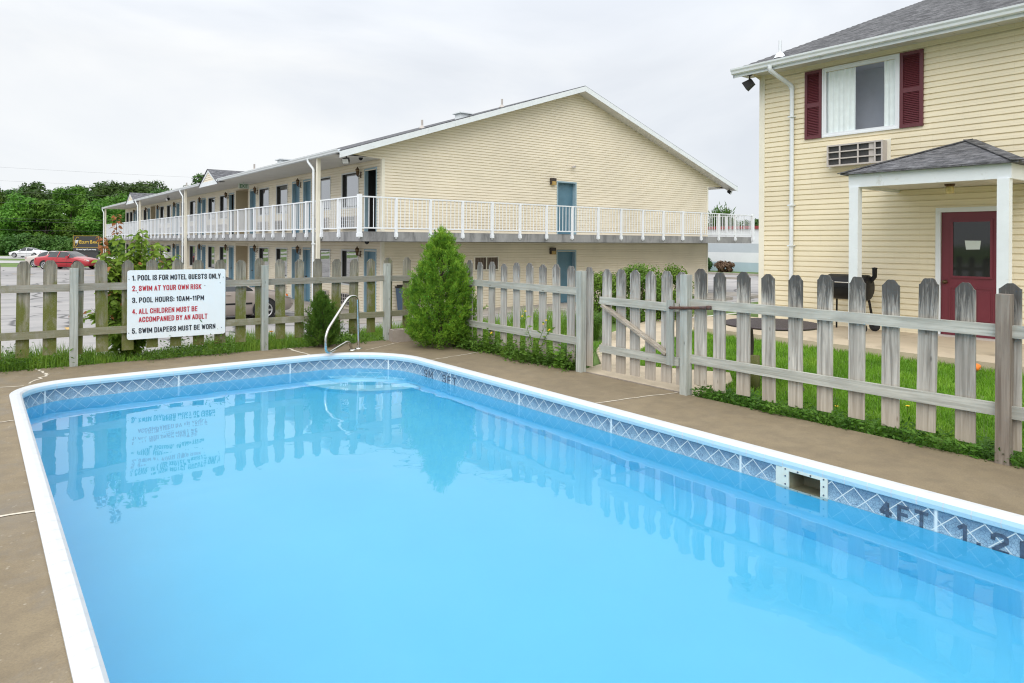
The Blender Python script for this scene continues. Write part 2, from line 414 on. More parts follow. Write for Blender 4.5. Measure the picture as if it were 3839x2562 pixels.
MT['shrub_brown'] = foliage('brown red shrub', (.10, .06, .04), (.15, .09, .06), None, 3, .15)
MT['grass_blade'] = foliage('lawn blade', (.095, .22, .018), (.18, .36, .025), (.29, .46, .055), 1.3, .35, rand=.05)
MT['weed_blade'] = foliage('weed blade', (.10, .21, .025), (.18, .32, .035), (.32, .42, .07), 3.5, .4, rand=.05)
MT['weed_dark'] = foliage('dark ground weed', (.05, .13, .018), (.09, .21, .024), (.15, .29, .035), 3.5, .35, rand=.05)
MT['yellow_petal'] = simple('yellow petals', (.85, .55, .02), .6, .1, 20)
MT['orange_petal'] = simple('orange petals', (.85, .38, .02), .6, .1, 20)
MT['wire'] = simple('cable', (.12, .12, .13), .6, .1, 3)
def paint(name, c, fl=.35):
    mt = simple(name, c, fl, .02, 2); b = mt.node_tree.nodes['Principled BSDF']; b.inputs['Coat Weight'].default_value = .8; b.inputs['Coat Roughness'].default_value = .04; return mt

def deck_mat():
    mt, nt, b = newmat('pool deck concrete')
    v = nd(nt, 'ShaderNodeTexCoord').outputs['Object']
    big = noise(nt, v, .45, 6, .6, .3); mid = noise(nt, v, 5, 7, .65); fine = noise(nt, v, 95, 4, .6); ag = nd(nt, 'ShaderNodeTexVoronoi', {'Vector': v, 'Scale': 26.0}).outputs[0]
    c = ramp(nt, big, [(.3, (.205, .162, .10)), (.52, (.25, .197, .121)), (.72, (.285, .228, .144))])
    c = mixc(nt, ramp(nt, mid, [(.40, 0.0), (.66, .6)]), c, (.165, .13, .085))
    c = mixc(nt, ramp(nt, noise(nt, mapping(nt, v, (1, 1, 1), (4, 7, 1)), 2.3, 8, .72, .8), [(.54, 0.0), (.7, .28)]), c, (.35, .285, .195))
    c = mixc(nt, ramp(nt, fine, [(.35, .35), (.6, 0.0)]), c, (.13, .105, .075))
    # pale aggregate shows where the surface has worn, mostly on the near left side
    sx = nd(nt, 'ShaderNodeSeparateXYZ', {0: v})
    wr = nd(nt, 'ShaderNodeMapRange', {'Value': sx.outputs[0], 'From Min': 4.5, 'From Max': .0, 'To Min': 0.0, 'To Max': 1.0}).outputs[0]
    spk = math_(nt, 'MULTIPLY', ramp(nt, ag, [(.14, 1.0), (.24, 0.0)]), ramp(nt, noise(nt, v, 9, 4, .7), [(.48, 0.0), (.62, .55)]))
    c = mixc(nt, math_(nt, 'MULTIPLY', spk, wr), c, (.46, .41, .33))
    gr = ramp(nt, noise(nt, v, 1.6, 6, .7, .6), [(.5, 0.0), (.7, .55)])
    c = mixc(nt, math_(nt, 'MULTIPLY', gr, wr), c, (.19, .18, .165))
    nt.links.new(c, b.inputs['Base Color']); b.inputs['Roughness'].default_value = .72; b.inputs['Specular IOR Level'].default_value = .35
    bn = nd(nt, 'ShaderNodeBump', {'Strength': .35, 'Distance': .006, 'Height': math_(nt, 'ADD', fine, math_(nt, 'MULTIPLY', mid, 1.5))}); nt.links.new(bn.outputs[0], b.inputs['Normal'])
    return mt
MT['deck'] = deck_mat()
MT['walk'] = simple('cream walkway concrete', (.50, .415, .30), .85, .12, .9, .25, 70, dirt=((.34, .28, .2), 2.2, .52, .75))
def lot_mat():
    mt, nt, b = newmat('old pale asphalt')
    v = nd(nt, 'ShaderNodeTexCoord').outputs['Object']
    big = noise(nt, v, .09, 7, .65, .6); fine = noise(nt, v, 30, 4, .7)
    st = noise(nt, mapping(nt, v, (.12, .8, 1), rot=(0, 0, R_(-38))), 1.0, 7, .7, 1.0)
    c = ramp(nt, big, [(.3, (.27, .262, .26)), (.5, (.375, .36, .35)), (.7, (.455, .43, .41))])
    c = mixc(nt, ramp(nt, st, [(.5, 0.0), (.66, .7)]), c, (.22, .22, .225))
    vo = nd(nt, 'ShaderNodeTexVoronoi', {'Vector': nd(nt, 'ShaderNodeVectorMath', {0: v, 1: nd(nt, 'ShaderNodeTexNoise', {'Vector': v, 'Scale': .6, 'Detail': 4.0}).outputs[1]}, operation='ADD').outputs[0], 'Scale': .3}, feature='DISTANCE_TO_EDGE').outputs[0]
    c = mixc(nt, ramp(nt, vo, [(.006, .85), (.022, 0.0)]), c, (.07, .07, .07))
    c = mixc(nt, ramp(nt, fine, [(.4, .22), (.6, 0.0)]), c, (.18, .18, .18))
    nt.links.new(c, b.inputs['Base Color']); b.inputs['Roughness'].default_value = .8; b.inputs['Specular IOR Level'].default_value = .3
    return mt
MT['lot'] = lot_mat()
MT['road'] = simple('road concrete', (.40, .39, .375), .85, .08, .3)
MT['ground'] = simple('earth and short grass', (.10, .17, .03), .95, .4, .6, .3, 30, dirt=((.16, .13, .08), 1.8, .56, .72))

# ------------------------------------------------------------------ geometry of the place (metres; pool axes; z = 0 is the pool deck)
def cp(u, t, z=0):          # lateral and forward distances along the view axis -> world
    return Vector((cs*u+sn*t, -sn*u+cs*t, z))
LOTZ = -.85

# ground: one sheet to the horizon, the pool terrace standing above the parking lot
def gz(x, y):
    k = min(1, max(0, (y-11.1)/1.6)); k = k*k*(3-2*k)
    return -.05*(1-k)-.94*k
mb = MB()
xs = [-900, -300, -100, -40, -10, 0, 3, 6, 9, 12, 16, 24, 40, 80, 200, 900]
ys = [-900, -300, -60, -10, 0, 5, 9, 10.5, 11.1, 11.4, 11.7, 12, 12.3, 12.7, 14, 20, 40, 80, 140, 300, 900]
vs = [(x, y, gz(x, y)) for y in ys for x in xs]; nx = len(xs)
# the sheet is open where the pool is sunk into it
ix0, ix1 = xs.index(0), xs.index(6)
fs = []
for j in range(len(ys)-1):
    for i in range(nx-1):
        if ys[j] >= -10 and ys[j+1] <= 10.5 and xs[i] >= 0 and xs[i+1] <= 6: continue
        fs.append((j*nx+i, j*nx+i+1, (j+1)*nx+i+1, (j+1)*nx+i))
mb.add(vs, fs, True)
struct('ground', mb, MT['ground'])

# pool outline ------------------------------------------------------------
PX0, PX1, PY0, PY1 = .30, 4.84, -1.2, 9.31
def outline(inset, rad_l=.62, rad_r=1.15, n=12):
    """counter-clockwise, starting at the near right corner; the two far corners are rounded"""
    x0, x1, y0, y1 = PX0+inset, PX1-inset, PY0+inset, PY1-inset
    rl, rr_ = max(.06, rad_l-inset), max(.06, rad_r-inset)
    pts = [(x0, y0), (x1, y0)]
    ny = 40
    for k in range(1, ny): pts.append((x1, y0+(y1-rr_-y0)*k/ny))
    for k in range(n+1):
        a = math.pi/2*k/n; pts.append((x1-rr_+rr_*math.cos(a), y1-rr_+rr_*math.sin(a)))
    nxx = 20
    for k in range(1, nxx): pts.append((x1-rr_+(x0+rl-x1+rr_)*k/nxx, y1))
    for k in range(n+1):
        a = math.pi/2+math.pi/2*k/n; pts.append((x0+rl+rl*math.cos(a), y1-rl+rl*math.sin(a)))
    for k in range(1, ny): pts.append((x0, y1-rl+(y0-y1+rl)*k/ny))
    return pts
OUT = outline(0)
# deck with the pool opening
bm = bmesh.new()
outer = [(-14, -9), (5.95, -9), (5.95, 4.6), (5.95, 6.2), (5.96, 10.06), (3.3, 10.22), (0, 10.4), (-14, 10.9)]
def ringz(pts, z): return [bm.verts.new((x, y, z)) for x, y in pts]
o1 = ringz(outer, 0); i1 = ringz(OUT, 0)
es = [bm.edges.new((r[k], r[(k+1) % len(r)])) for r in (o1, i1) for k in range(len(r))]
bmesh.ops.triangle_fill(bm, use_beauty=True, edges=es)
for r, dz in ((o1, -.35), (i1, -.1)):
    lo = [bm.verts.new((v.co.x, v.co.y, dz)) for v in r]
    for k in range(len(r)): bm.faces.new((r[k], r[(k+1) % len(r)], lo[(k+1) % len(r)], lo[k]))
bmesh.ops.recalc_face_normals(bm, faces=bm.faces)
me = bpy.data.meshes.new('pool_deck'); bm.to_mesh(me); bm.free(); me.materials.append(MT['deck'])
o = bpy.data.objects.new('pool_deck', me); COL.objects.link(o); o['kind'] = 'structure'

# joints of cream caulk across the deck
mb = MB()
def wob(a, b, w, n=14, amp=.012, z=.004):
    a, b = Vector((*a, z)), Vector((*b, z)); d = (b-a); s_ = Vector((-d.y, d.x, 0)).normalized()
    c = [a+d*(k/n)+s_*rnd.uniform(-amp, amp) for k in range(n+1)]; ws = [w*rnd.uniform(.6, 1.4)/2 for _ in c]
    v = [p+s_*q for p, q in zip(c, ws)]+[p-s_*q for p, q in zip(c, ws)]
    mb.add(v, [(k, k+1, n+1+k+1, n+1+k) for k in range(n)])
wob((.62, 10.36), (.70, 9.86), .03, 8, .03); wob((.70, 9.86), (.50, 9.33), .03, 8, .03)
wob((-.9, 9.62), (.43, 9.21), .022); wob((-1.4, 5.15), (.29, 4.93), .028)
wob((3.68, 10.2), (3.74, 9.33), .03, 10, .02); wob((4.55, 9.3), (5.46, 9.82), .014); wob((4.86, 8.02), (5.9, 8.19), .014); wob((4.86, 4.9), (5.93, 4.71), .016)
wob((-.35, 7.55), (.29, 7.5), .02)
struct('deck_joints', mb, MT['caulk'])

# ------------------------------------------------------------------ pool
pool = thing('swimming_pool', 'long in-ground swimming pool with white coping and a blue diamond border', 'swimming pool', (2.5, 4.5, 0))
mb = MB(); mbf = MB()
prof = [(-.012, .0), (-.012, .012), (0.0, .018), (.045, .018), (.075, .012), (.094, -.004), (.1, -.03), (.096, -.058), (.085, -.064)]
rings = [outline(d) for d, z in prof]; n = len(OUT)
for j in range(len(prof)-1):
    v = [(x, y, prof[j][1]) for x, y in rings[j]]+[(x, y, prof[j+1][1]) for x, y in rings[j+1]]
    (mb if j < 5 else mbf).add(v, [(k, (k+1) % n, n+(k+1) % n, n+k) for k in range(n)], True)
part('coping', mb, MT['coping'], pool)
part('coping_face', mbf, simple('coping edge with painted blue bounce', (.46, .66, .77), .35, .03, 9), pool)  # inner face tinted blue: bounce from water and liner put into its colour
# fine seams of the coping sections
mb = MB()
per = [0]
for k in range(n): per.append(per[-1]+(Vector(OUT[(k+1) % n])-Vector(OUT[k])).length)
def at_per(pts, d):
    for k in range(n):
        if per[k] <= d <= per[k+1]:
            f = (d-per[k])/max(1e-6, per[k+1]-per[k]); a, b = Vector(pts[k]), Vector(pts[(k+1) % n]); return a+(b-a)*f
    return Vector(pts[0])
d = .1
while d < per[-1]-.1:
    big = int(d/.155) % 12 == 0
    w = .005 if not big else .012
    for j in range(2, len(prof)-1):
        z0, z1 = prof[j][1]+.0006, prof[j+1][1]+.0006
        a0, a1 = at_per(outline(prof[j][0]+.0005), d-w/2), at_per(outline(prof[j][0]+.0005), d+w/2)
        b0, b1 = at_per(outline(prof[j+1][0]+.0005), d-w/2), at_per(outline(prof[j+1][0]+.0005), d+w/2)
        mb.add([(*a0, z0), (*a1, z0), (*b1, z1), (*b0, z1)], [(0, 1, 2, 3)])
    d += .155
part('coping_seams', mb, simple('grey seam', (.60, .64, .68), .6, .1, 20), pool)

mb = MB(); ins_, outs_ = outline(.006), outline(-.012)
d = 0.0
pa = pb_ = None
while d < per[-1]:
    q_in = at_per(ins_, d); q_o = at_per(OUT, d); nrm_ = (q_o-q_in).normalized(); q_out = q_o+nrm_*(.006+rnd.random()**2*.009)
    if pa is not None: mb.add([(*pa, .0185), (*q_in, .0185), (*q_out, .004), (*pb_, .004)], [(0, 1, 2, 3)])
    pa, pb_ = q_in, q_out; d += rnd.uniform(.015, .04)
part('sealant_bead', mb, simple('cream sealant', (.62, .58, .50), .8, .12, 30), pool)
WZ = -.195
def tile_mat():
    mt, nt, b = newmat('pool liner')
    uv = nd(nt, 'ShaderNodeTexCoord').outputs['UV']; v = nd(nt, 'ShaderNodeTexCoord').outputs['Object']
    s = nd(nt, 'ShaderNodeSeparateXYZ', {0: uv}); P = .155
    def tri(off):   # distance to lines u +- z = k P
        q = math_(nt, 'DIVIDE', off, P); fr = math_(nt, 'FRACT', math_(nt, 'ADD', q, 100.0)); return math_(nt, 'ABSOLUTE', math_(nt, 'SUBTRACT', fr, .5))
    zz = math_(nt, 'ADD', s.outputs[1], .068)
    za = math_(nt, 'MULTIPLY', zz, 1.05)
    l1 = tri(math_(nt, 'ADD', s.outputs[0], za)); l2 = tri(math_(nt, 'SUBTRACT', s.outputs[0], za))
    # lines sit where the fraction is 0 => |fr-.5| = .5
    ln = math_(nt, 'MAXIMUM', l1, l2)
    line = ramp(nt, ln, [(.467, 0.0), (.478, 1.0)])
    # crackled pebble pattern in blues, darker towards the top edge
    cr = nd(nt, 'ShaderNodeTexVoronoi', {'Vector': v, 'Scale': 55.0}, feature='DISTANCE_TO_EDGE').outputs[0]
    nz = noise(nt, v, 14, 5, .65)
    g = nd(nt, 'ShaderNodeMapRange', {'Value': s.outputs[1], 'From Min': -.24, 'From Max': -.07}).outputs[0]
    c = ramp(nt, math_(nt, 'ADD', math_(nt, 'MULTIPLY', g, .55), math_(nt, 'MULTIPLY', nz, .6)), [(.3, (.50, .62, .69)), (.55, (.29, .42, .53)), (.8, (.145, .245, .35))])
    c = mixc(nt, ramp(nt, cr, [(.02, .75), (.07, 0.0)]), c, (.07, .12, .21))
    c = mixc(nt, line, c, (.66, .70, .70))
    # seams of the liner
    sm = math_(nt, 'ABSOLUTE', math_(nt, 'SUBTRACT', math_(nt, 'FRACT', math_(nt, 'ADD', math_(nt, 'DIVIDE', s.outputs[0], 1.395), .31)), .5))
    c = mixc(nt, ramp(nt, sm, [(.005, .9), (.009, 0.0)]), c, (.74, .80, .82))
    band = ramp(nt, math_(nt, 'ADD', s.outputs[1], 1.0), [(1-.215, 0.0), (1-.212, 1.0)], 'LINEAR')
    pl = ramp(nt, noise(nt, v, 1.5, 4), [(.3, LINER), (.7, tuple(x*1.04 for x in LINER))])
    c = mixc(nt, band, pl, c)
    nt.links.new(c, b.inputs['Base Color']); b.inputs['Roughness'].default_value = .4; b.inputs['Specular IOR Level'].default_value = .4
    return mt
LINER = (.125, .625, .92)
MT['liner'] = tile_mat()
wall_in = outline(.086)
SK = (2.50, 2.74, -.078, -.222)      # skimmer mouth: y0, y1, top, bottom
mb = MB()
perw = [0]
for k in range(n): perw.append(perw[-1]+(Vector(wall_in[(k+1) % n])-Vector(wall_in[k])).length)
zr = [-.05, SK[2], -.15, SK[3], -.30, -1.05]
# align the lattice so a peak falls at y = 2.03 on the right side
for k in range(n):
    a, b_ = wall_in[k], wall_in[(k+1) % n]; segs = [(0., 1.)]
    right = abs(a[0]-b_[0]) < 1e-6 and a[0] > 3
    if right:
        L = b_[1]-a[1]; cuts = sorted({0., 1.} | {f for f in ((SK[0]-a[1])/L, (SK[1]-a[1])/L) if 0 < f < 1})
        segs = list(zip(cuts[:-1], cuts[1:]))
    for f0_, f1_ in segs:
        p = (a[0]+(b_[0]-a[0])*f0_, a[1]+(b_[1]-a[1])*f0_); q = (a[0]+(b_[0]-a[0])*f1_, a[1]+(b_[1]-a[1])*f1_)
        u0_, u1_ = perw[k]+(perw[k+1]-perw[k])*f0_, perw[k]+(perw[k+1]-perw[k])*f1_
        ym = (p[1]+q[1])/2
        for j in range(len(zr)-1):
            if right and SK[0]-.001 < ym < SK[1]+.001 and zr[j+1] >= SK[3]-.001 and zr[j] <= SK[2]+.001: continue
            z0, z1 = zr[j], zr[j+1]
            mb.add([(*p, z0), (*q, z0), (*q, z1), (*p, z1)], [(0, 1, 2, 3)], False, [[(u0_, z0), (u1_, z0), (u1_, z1), (u0_, z1)]])
cvec = [(x, y) for x, y in wall_in]
mb.add([(x, y, -1.05) for x, y in cvec], [tuple(range(n))], False, [[(x, -5) for x, y in cvec]])
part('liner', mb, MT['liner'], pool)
# skimmer: a screwed faceplate round a mouth and a throat box behind the wall
XW = wall_in[5][0]
mb = MB()
y0, y1, zt_, zb_ = SK; fw = .052
mb.box((XW-.012, y0-fw, zt_), (XW-.001, y1+fw, zt_+.022)); mb.box((XW-.012, y0-fw, zb_-.03), (XW-.001, y1+fw, zb_))
mb.box((XW-.012, y0-fw, zb_), (XW-.001, y0, zt_)); mb.box((XW-.012, y1, zb_), (XW-.001, y1+fw, zt_))
mb.box((XW-.006, y1+fw, -.062), (XW-.001, y1+fw+.055, -.25))
sk = part('skimmer', mb, simple('aged white plastic', (.66, .70, .64), .5, .06, 8), pool)
mb = MB()
for yy in np.linspace(y0-fw*.5, y1+fw*.5, 4):
    for zz in (zt_+.011, zb_-.015): mb = MB(); part('screw', mb.lathe([(.0, .0), (.006, .0), (.006, .004), (0, .004)], (0, 0, 0), 8, lambda p, yy=yy, zz=zz: (XW-.012-p[2], yy+p[0], zz+p[1])), MT['ink_faded'], sk)
for zz in (zt_-.04, zt_-.1):
    for yy in (y0-fw/2, y1+fw/2): mb = MB(); part('screw', mb.lathe([(.0, .0), (.006, .0), (.006, .004), (0, .004)], (0, 0, 0), 8, lambda p, yy=yy, zz=zz: (XW-.012-p[2], yy+p[0], zz+p[1])), MT['ink_faded'], sk)
mb = MB()
xb = XW+.2
mb.add([(XW, y0, zt_), (XW, y1, zt_), (XW, y1, zb_), (XW, y0, zb_), (xb, y0, zt_), (xb, y1, zt_), (xb, y1, zb_), (xb, y0, zb_)],
       [(0, 1, 5, 4), (1, 2, 6, 5), (2, 3, 7, 6), (3, 0, 4, 7), (4, 5, 6, 7)])
part('throat', mb, simple('stained throat plastic', (.26, .25, .17), .5, .2, 10), sk)
# rounded steps in the far right corner, under water
mb = MB(); mbr = MB()
cx, cy = XW-.02, PY1-.09
for rad, z in ((.5, -.45), (.82, -.68), (1.15, -.9)):
    arc = [(cx-rad*math.sin(a), cy-rad*math.cos(a)) for a in np.linspace(0, math.pi/2, 18)]
    v = [(cx, cy, z)]+[(x, y, z) for x, y in arc]; mb.add(v, [(0, k, k+1) for k in range(1, 18)])
    v = [(x, y, z-.001) for x, y in arc]+[(x, y, -1.05) for x, y in arc]; mbr.add(v, [(k, k+1, 19+k, 18+k) for k in range(17)])
part('steps', mb, simple('white step plastic', (.36, .80, .97), .4, .03, 5), pool)
part('step_risers', mbr, simple('pale blue step plastic', (.16, .70, .95), .4, .03, 5), pool)

def text_mesh(txt, mat, h=1.0, width=None, bold=0.0, ext=.002):
    cu = bpy.data.curves.new('t', 'FONT'); cu.body = txt; cu.size = 1; cu.extrude = ext; cu.offset = bold
    ob = bpy.data.objects.new('t', cu); COL.objects.link(ob)
    dg = bpy.context.evaluated_depsgraph_get(); me = bpy.data.meshes.new_from_object(ob.evaluated_get(dg))
    bpy.data.objects.remove(ob); bpy.data.curves.remove(cu)
    co = np.zeros(len(me.vertices)*3, np.float32); me.vertices.foreach_get('co', co); co = co.reshape(-1, 3)
    co[:, 0] -= co[:, 0].min(); cap = .69
    sy = h/cap; sx = sy if width is None else width/co[:, 0].max()
    co[:, 0] *= sx; co[:, 1] *= sy
    me.vertices.foreach_set('co', co.ravel()); me.update(); me.materials.clear(); me.materials.append(mat); me.name = 'lettering'
    return me
def put_text(me, parent, org, ax, ay, name='lettering'):
    """org: lower left point, ax: reading direction, ay: up"""
    ax, ay = Vector(ax).normalized(), Vector(ay).normalized(); az = ax.cross(ay)
    o = bpy.data.objects.new(name, me); COL.objects.link(o); o.parent = parent
    mm = Matrix((ax, ay, az)).transposed().to_4x4(); mm.translation = Vector(org)-wl(parent)
    o.matrix_basis = mm
    return o
GLY = {'A': [[(0, 0), (.25, 1), (.5, 0)], [(.1, .3), (.4, .3)]], 'B': [[(0, .53), (0, 1), (.32, 1), (.46, .88), (.46, .64), (.34, .53), (0, .53), (0, 0), (.34, 0), (.5, .14), (.5, .4), (.34, .53)]],
 'C': [[(.48, .7), (.48, .84), (.36, 1), (.13, 1), (0, .86), (0, .14), (.13, 0), (.36, 0), (.48, .14), (.48, .3)]], 'D': [[(0, 0), (0, 1), (.3, 1), (.48, .82), (.48, .18), (.3, 0), 0]],
 'E': [[(.42, 1), (0, 1), (0, 0), (.42, 0)], [(0, .52), (.37, .52)]], 'F': [[(.42, 1), (0, 1), (0, 0)], [(0, .5), (.37, .5)]],
 'G': [[(.48, .7), (.48, .84), (.36, 1), (.13, 1), (0, .86), (0, .14), (.13, 0), (.36, 0), (.48, .14), (.48, .46), (.27, .46)]], 'H': [[(0, 0), (0, 1)], [(.48, 0), (.48, 1)], [(0, .52), (.48, .52)]],
 'I': [[(0, 0), (0, 1)]], 'K': [[(0, 0), (0, 1)], [(.46, 1), (.02, .44)], [(.17, .6), (.48, 0)]], 'L': [[(0, 1), (0, 0), (.4, 0)]], 'M': [[(0, 0), (0, 1), (.33, .2), (.66, 1), (.66, 0)]], 'N': [[(0, 0), (0, 1), (.48, 0), (.48, 1)]],
 'O': [[(0, .14), (0, .86), (.13, 1), (.36, 1), (.49, .86), (.49, .14), (.36, 0), (.13, 0), 0]], 'P': [[(0, 0), (0, 1), (.34, 1), (.48, .87), (.48, .58), (.34, .46), (0, .46)]],
 'R': [[(0, 0), (0, 1), (.34, 1), (.48, .87), (.48, .6), (.34, .48), (0, .48)], [(.26, .48), (.5, 0)]], 'S': [[(.46, .72), (.46, .86), (.34, 1), (.12, 1), (0, .87), (0, .68), (.1, .57), (.38, .44), (.48, .33), (.48, .13), (.36, 0), (.12, 0), (0, .13), (0, .28)]],
 'T': [[(0, 1), (.5, 1)], [(.25, 1), (.25, 0)]], 'U': [[(0, 1), (0, .14), (.13, 0), (.35, 0), (.48, .14), (.48, 1)]], 'W': [[(0, 1), (.18, 0), (.37, .85), (.56, 0), (.74, 1)]], 'Y': [[(0, 1), (.25, .45), (.5, 1)], [(.25, .45), (.25, 0)]],
 '0': [[(0, .14), (0, .86), (.12, 1), (.32, 1), (.44, .86), (.44, .14), (.32, 0), (.12, 0), 0]], '1': [[(0, .78), (.18, 1), (.18, 0)]], '2': [[(0, .72), (0, .86), (.13, 1), (.33, 1), (.45, .86), (.45, .64), (0, 0), (.47, 0)]],
 '3': [[(0, .78), (0, .88), (.12, 1), (.33, 1), (.45, .88), (.45, .64), (.34, .53), (.17, .53)], [(.34, .53), (.46, .41), (.46, .13), (.33, 0), (.12, 0), (0, .13), (0, .24)]], '4': [[(.36, 0), (.36, 1), (0, .3), (.5, .3)]],
 '5': [[(.43, 1), (.04, 1), (0, .5), (.12, .6), (.33, .6), (.45, .46), (.45, .14), (.33, 0), (.12, 0), (0, .14), (0, .24)]], '9': [[(.45, .5), (.33, .4), (.13, .4), (0, .54), (0, .86), (.13, 1), (.33, 1), (.45, .86), (.45, .14), (.33, 0), (.12, 0), (0, .16)]],
 '.': [[(0, 0), (0, .05)]], ':': [[(0, .1), (0, .16)], [(0, .6), (0, .66)]], '-': [[(0, .42), (.26, .42)]]}
def block_text(txt, mat, h, width, th=.165, gap=.25, ext=.0015):
    """bold condensed capitals drawn as mitred strokes"""
    x = 0; strokes = []
    for ch in txt:
        if ch == ' ': x += .36; continue
        gs = GLY[ch]; w = max(q[0] for st in gs for q in st if q)
        for st in gs:
            pts = [(x+q[0], q[1]) for q in st if q]; closed = st[-1] == 0
            if closed: strokes.append((pts, True, False, False)); continue
            a0 = 0                              # sharp corners part the stroke
            for i in range(1, len(pts)-1):
                d1, d2 = (Vector(pts[i])-Vector(pts[i-1])).normalized(), (Vector(pts[i+1])-Vector(pts[i])).normalized()
                if d1.dot(d2) < -.25: strokes.append((pts[a0:i+1], False, a0 > 0, True)); a0 = i
            strokes.append((pts[a0:], False, a0 > 0, False))
        x += w+th*.75+gap
    tot = x-gap-th*.75; kx = (width-th*h)/tot; mb = MB(); lvl = 0
    for st, closed, sharp0, sharp1 in strokes:
        P = [Vector((th*h/2+a*kx, th*h/2+b*(1-th)*h)) for a, b in st]; n_ = len(P); L, Rr = [], []
        for i in range(n_):
            pv = P[i-1] if (i or closed) else None; nx_ = P[(i+1) % n_] if (i < n_-1 or closed) else None
            d1 = (P[i]-pv).normalized() if pv is not None else None; d2 = (nx_-P[i]).normalized() if nx_ is not None else None
            d1 = d1 or d2; d2 = d2 or d1; q = P[i].copy()
            if pv is None: q = q-d2*th*h*(.1 if sharp0 else .5)
            if nx_ is None: q = q+d1*th*h*(.1 if sharp1 else .5)
            n1_, n2_ = Vector((-d1.y, d1.x)), Vector((-d2.y, d2.x)); mt_ = (n1_+n2_); mt_ = mt_.normalized() if mt_.length > .05 else n1_
            k_ = min(1.5, 1/max(.3, mt_.dot(n1_))); L.append(q+mt_*k_*th*h/2); Rr.append(q-mt_*k_*th*h/2)
        z = ext+(lvl % 3)*.0003; lvl += 1; m_ = n_ if closed else n_-1
        v = [(*a, z) for a in L]+[(*a, z) for a in Rr]
        mb.add(v, [(i, n_+i, n_+(i+1) % n_, (i+1) % n_) for i in range(m_)])
    return mb.mesh('lettering', mat, fixn=False)
# stencilled depth marks on the border (right side reads towards -Y)
for txt, y, w in (('4FT', 2.10, .30), ('1.2M', 1.635, .44)):
    put_text(block_text(txt, MT['ink_faded'], .118, w, .19, .34), pool, (XW-.002, y, -.212), (0, -1, 0), (0, 0, 1), 'depth_marking')
for txt, y, w in (('.9M', 8.02, .26), ('3FT', 7.52, .32)):
    put_text(block_text(txt, MT['ink_faded'], .105, w, .14, .3), pool, (XW-.002, y, -.205), (0, -1, 0), (0, 0, 1), 'depth_marking')
# worn marks stencilled on the deck beside the edge
mkd = MT['ink_faded']

# water
mt, nt, b = newmat('pool water')
b.inputs['Base Color'].default_value = (.93, .98, 1, 1); b.inputs['Roughness'].default_value = 0.0; b.inputs['IOR'].default_value = 1.333; b.inputs['Transmission Weight'].default_value = 1
v = nd(nt, 'ShaderNodeTexCoord').outputs['Object']
h1 = noise(nt, mapping(nt, v, (1, 1, 1)), 1.1, 2, .5, .4); h2 = noise(nt, v, 4.5, 2, .5, .3)
bn = nd(nt, 'ShaderNodeBump', {'Strength': .55, 'Distance': .012, 'Height': math_(nt, 'ADD', h1, math_(nt, 'MULTIPLY', h2, .12))})
nt.links.new(bn.outputs[0], b.inputs['Normal'])
mb = MB(); wo = outline(.09)
mb.add([(x, y, WZ) for x, y in wo], [tuple(range(n))])
o = struct('pool_water', mb, mt, fixn=False)

# stainless grab rail
hr = thing('pool_grab_rail', 'bent stainless steel grab rail leaning over the far corner of the pool', 'grab rail', (4.5, 9.48, 0))
def bezier_path(pts, rad, seg=6):
    pts = [Vector(p) for p in pts]; res = [pts[0]]
    for i in range(1, len(pts)-1):
        a, b_, c = pts[i-1], pts[i], pts[i+1]; r = min(rad, (a-b_).length*.45, (c-b_).length*.45)
        p = b_+(a-b_).normalized()*r; q = b_+(c-b_).normalized()*r
        for k in range(seg+1):
            t = k/seg; res.append(p*(1-t)**2+b_*2*t*(1-t)+q*t*t)
    res.append(pts[-1]); return res
hd = Vector((-.86, -.51, 0)); hb = Vector((4.53, 9.51, 0))
def hp(L, z): return hb+hd*L+Vector((0, 0, z))
path = bezier_path([hp(0, 0), hp(.03, .785), hp(.25, .80), hp(.80, .33), hp(.80, .03), hp(.25, .15), hp(.155, .0)], .13)
mb = MB(); mb.tube(path, .021, 12); part('tube', mb, MT['steel'], hr)
for L in (0, .155):
    mb = MB(); mb.lathe([(.022, .02), (.03, .018), (.05, .012), (.055, .002), (.055, .0)], hp(L, 0), 18); part('base_flange', mb, MT['steel'], hr)

# ------------------------------------------------------------------ fences
def picket_mesh(mat, w=.14, h=1.2, th=.019, seed=0):
    r = random.Random(seed); k = r.uniform(.028, .042); j = [r.uniform(-.009, .007) for _ in range(4)]
    def P(a, b, d): return (a, d, b)
    sk_ = r.uniform(-.006, .006)
    pl = [(-w/2, 0), (w/2, 0), (w/2+sk_, h-.052+j[0]), (w/2-.012+sk_, h-.045+j[0]), (w/2-k+sk_, h-.008+j[1]*.6), (w/2-k-.012+sk_, h+j[1]*.5), (.01, h+j[1]*.3-.002), (-.012, h+j[2]*.3), (-w/2+k+.01+sk_, h+j[2]*.5), (-w/2+k-.002+sk_, h-.008+j[2]*.6), (-w/2+.012+sk_, h-.043+j[3]), (-w/2+sk_, h-.05+j[3])]
    mb = MB(); mb.prism(pl, P, -th/2, th/2); return mb.mesh('picket', mat)
PKL = [picket_mesh(MT['picket_left'], .143, 1.19, seed=i) for i in range(7)]
PKM = [picket_mesh(MT['picket_mid'], .140, 1.225, seed=i) for i in range(7)]
PKR = [picket_mesh(MT['picket_right'], .142, 1.225, seed=i) for i in range(7)]
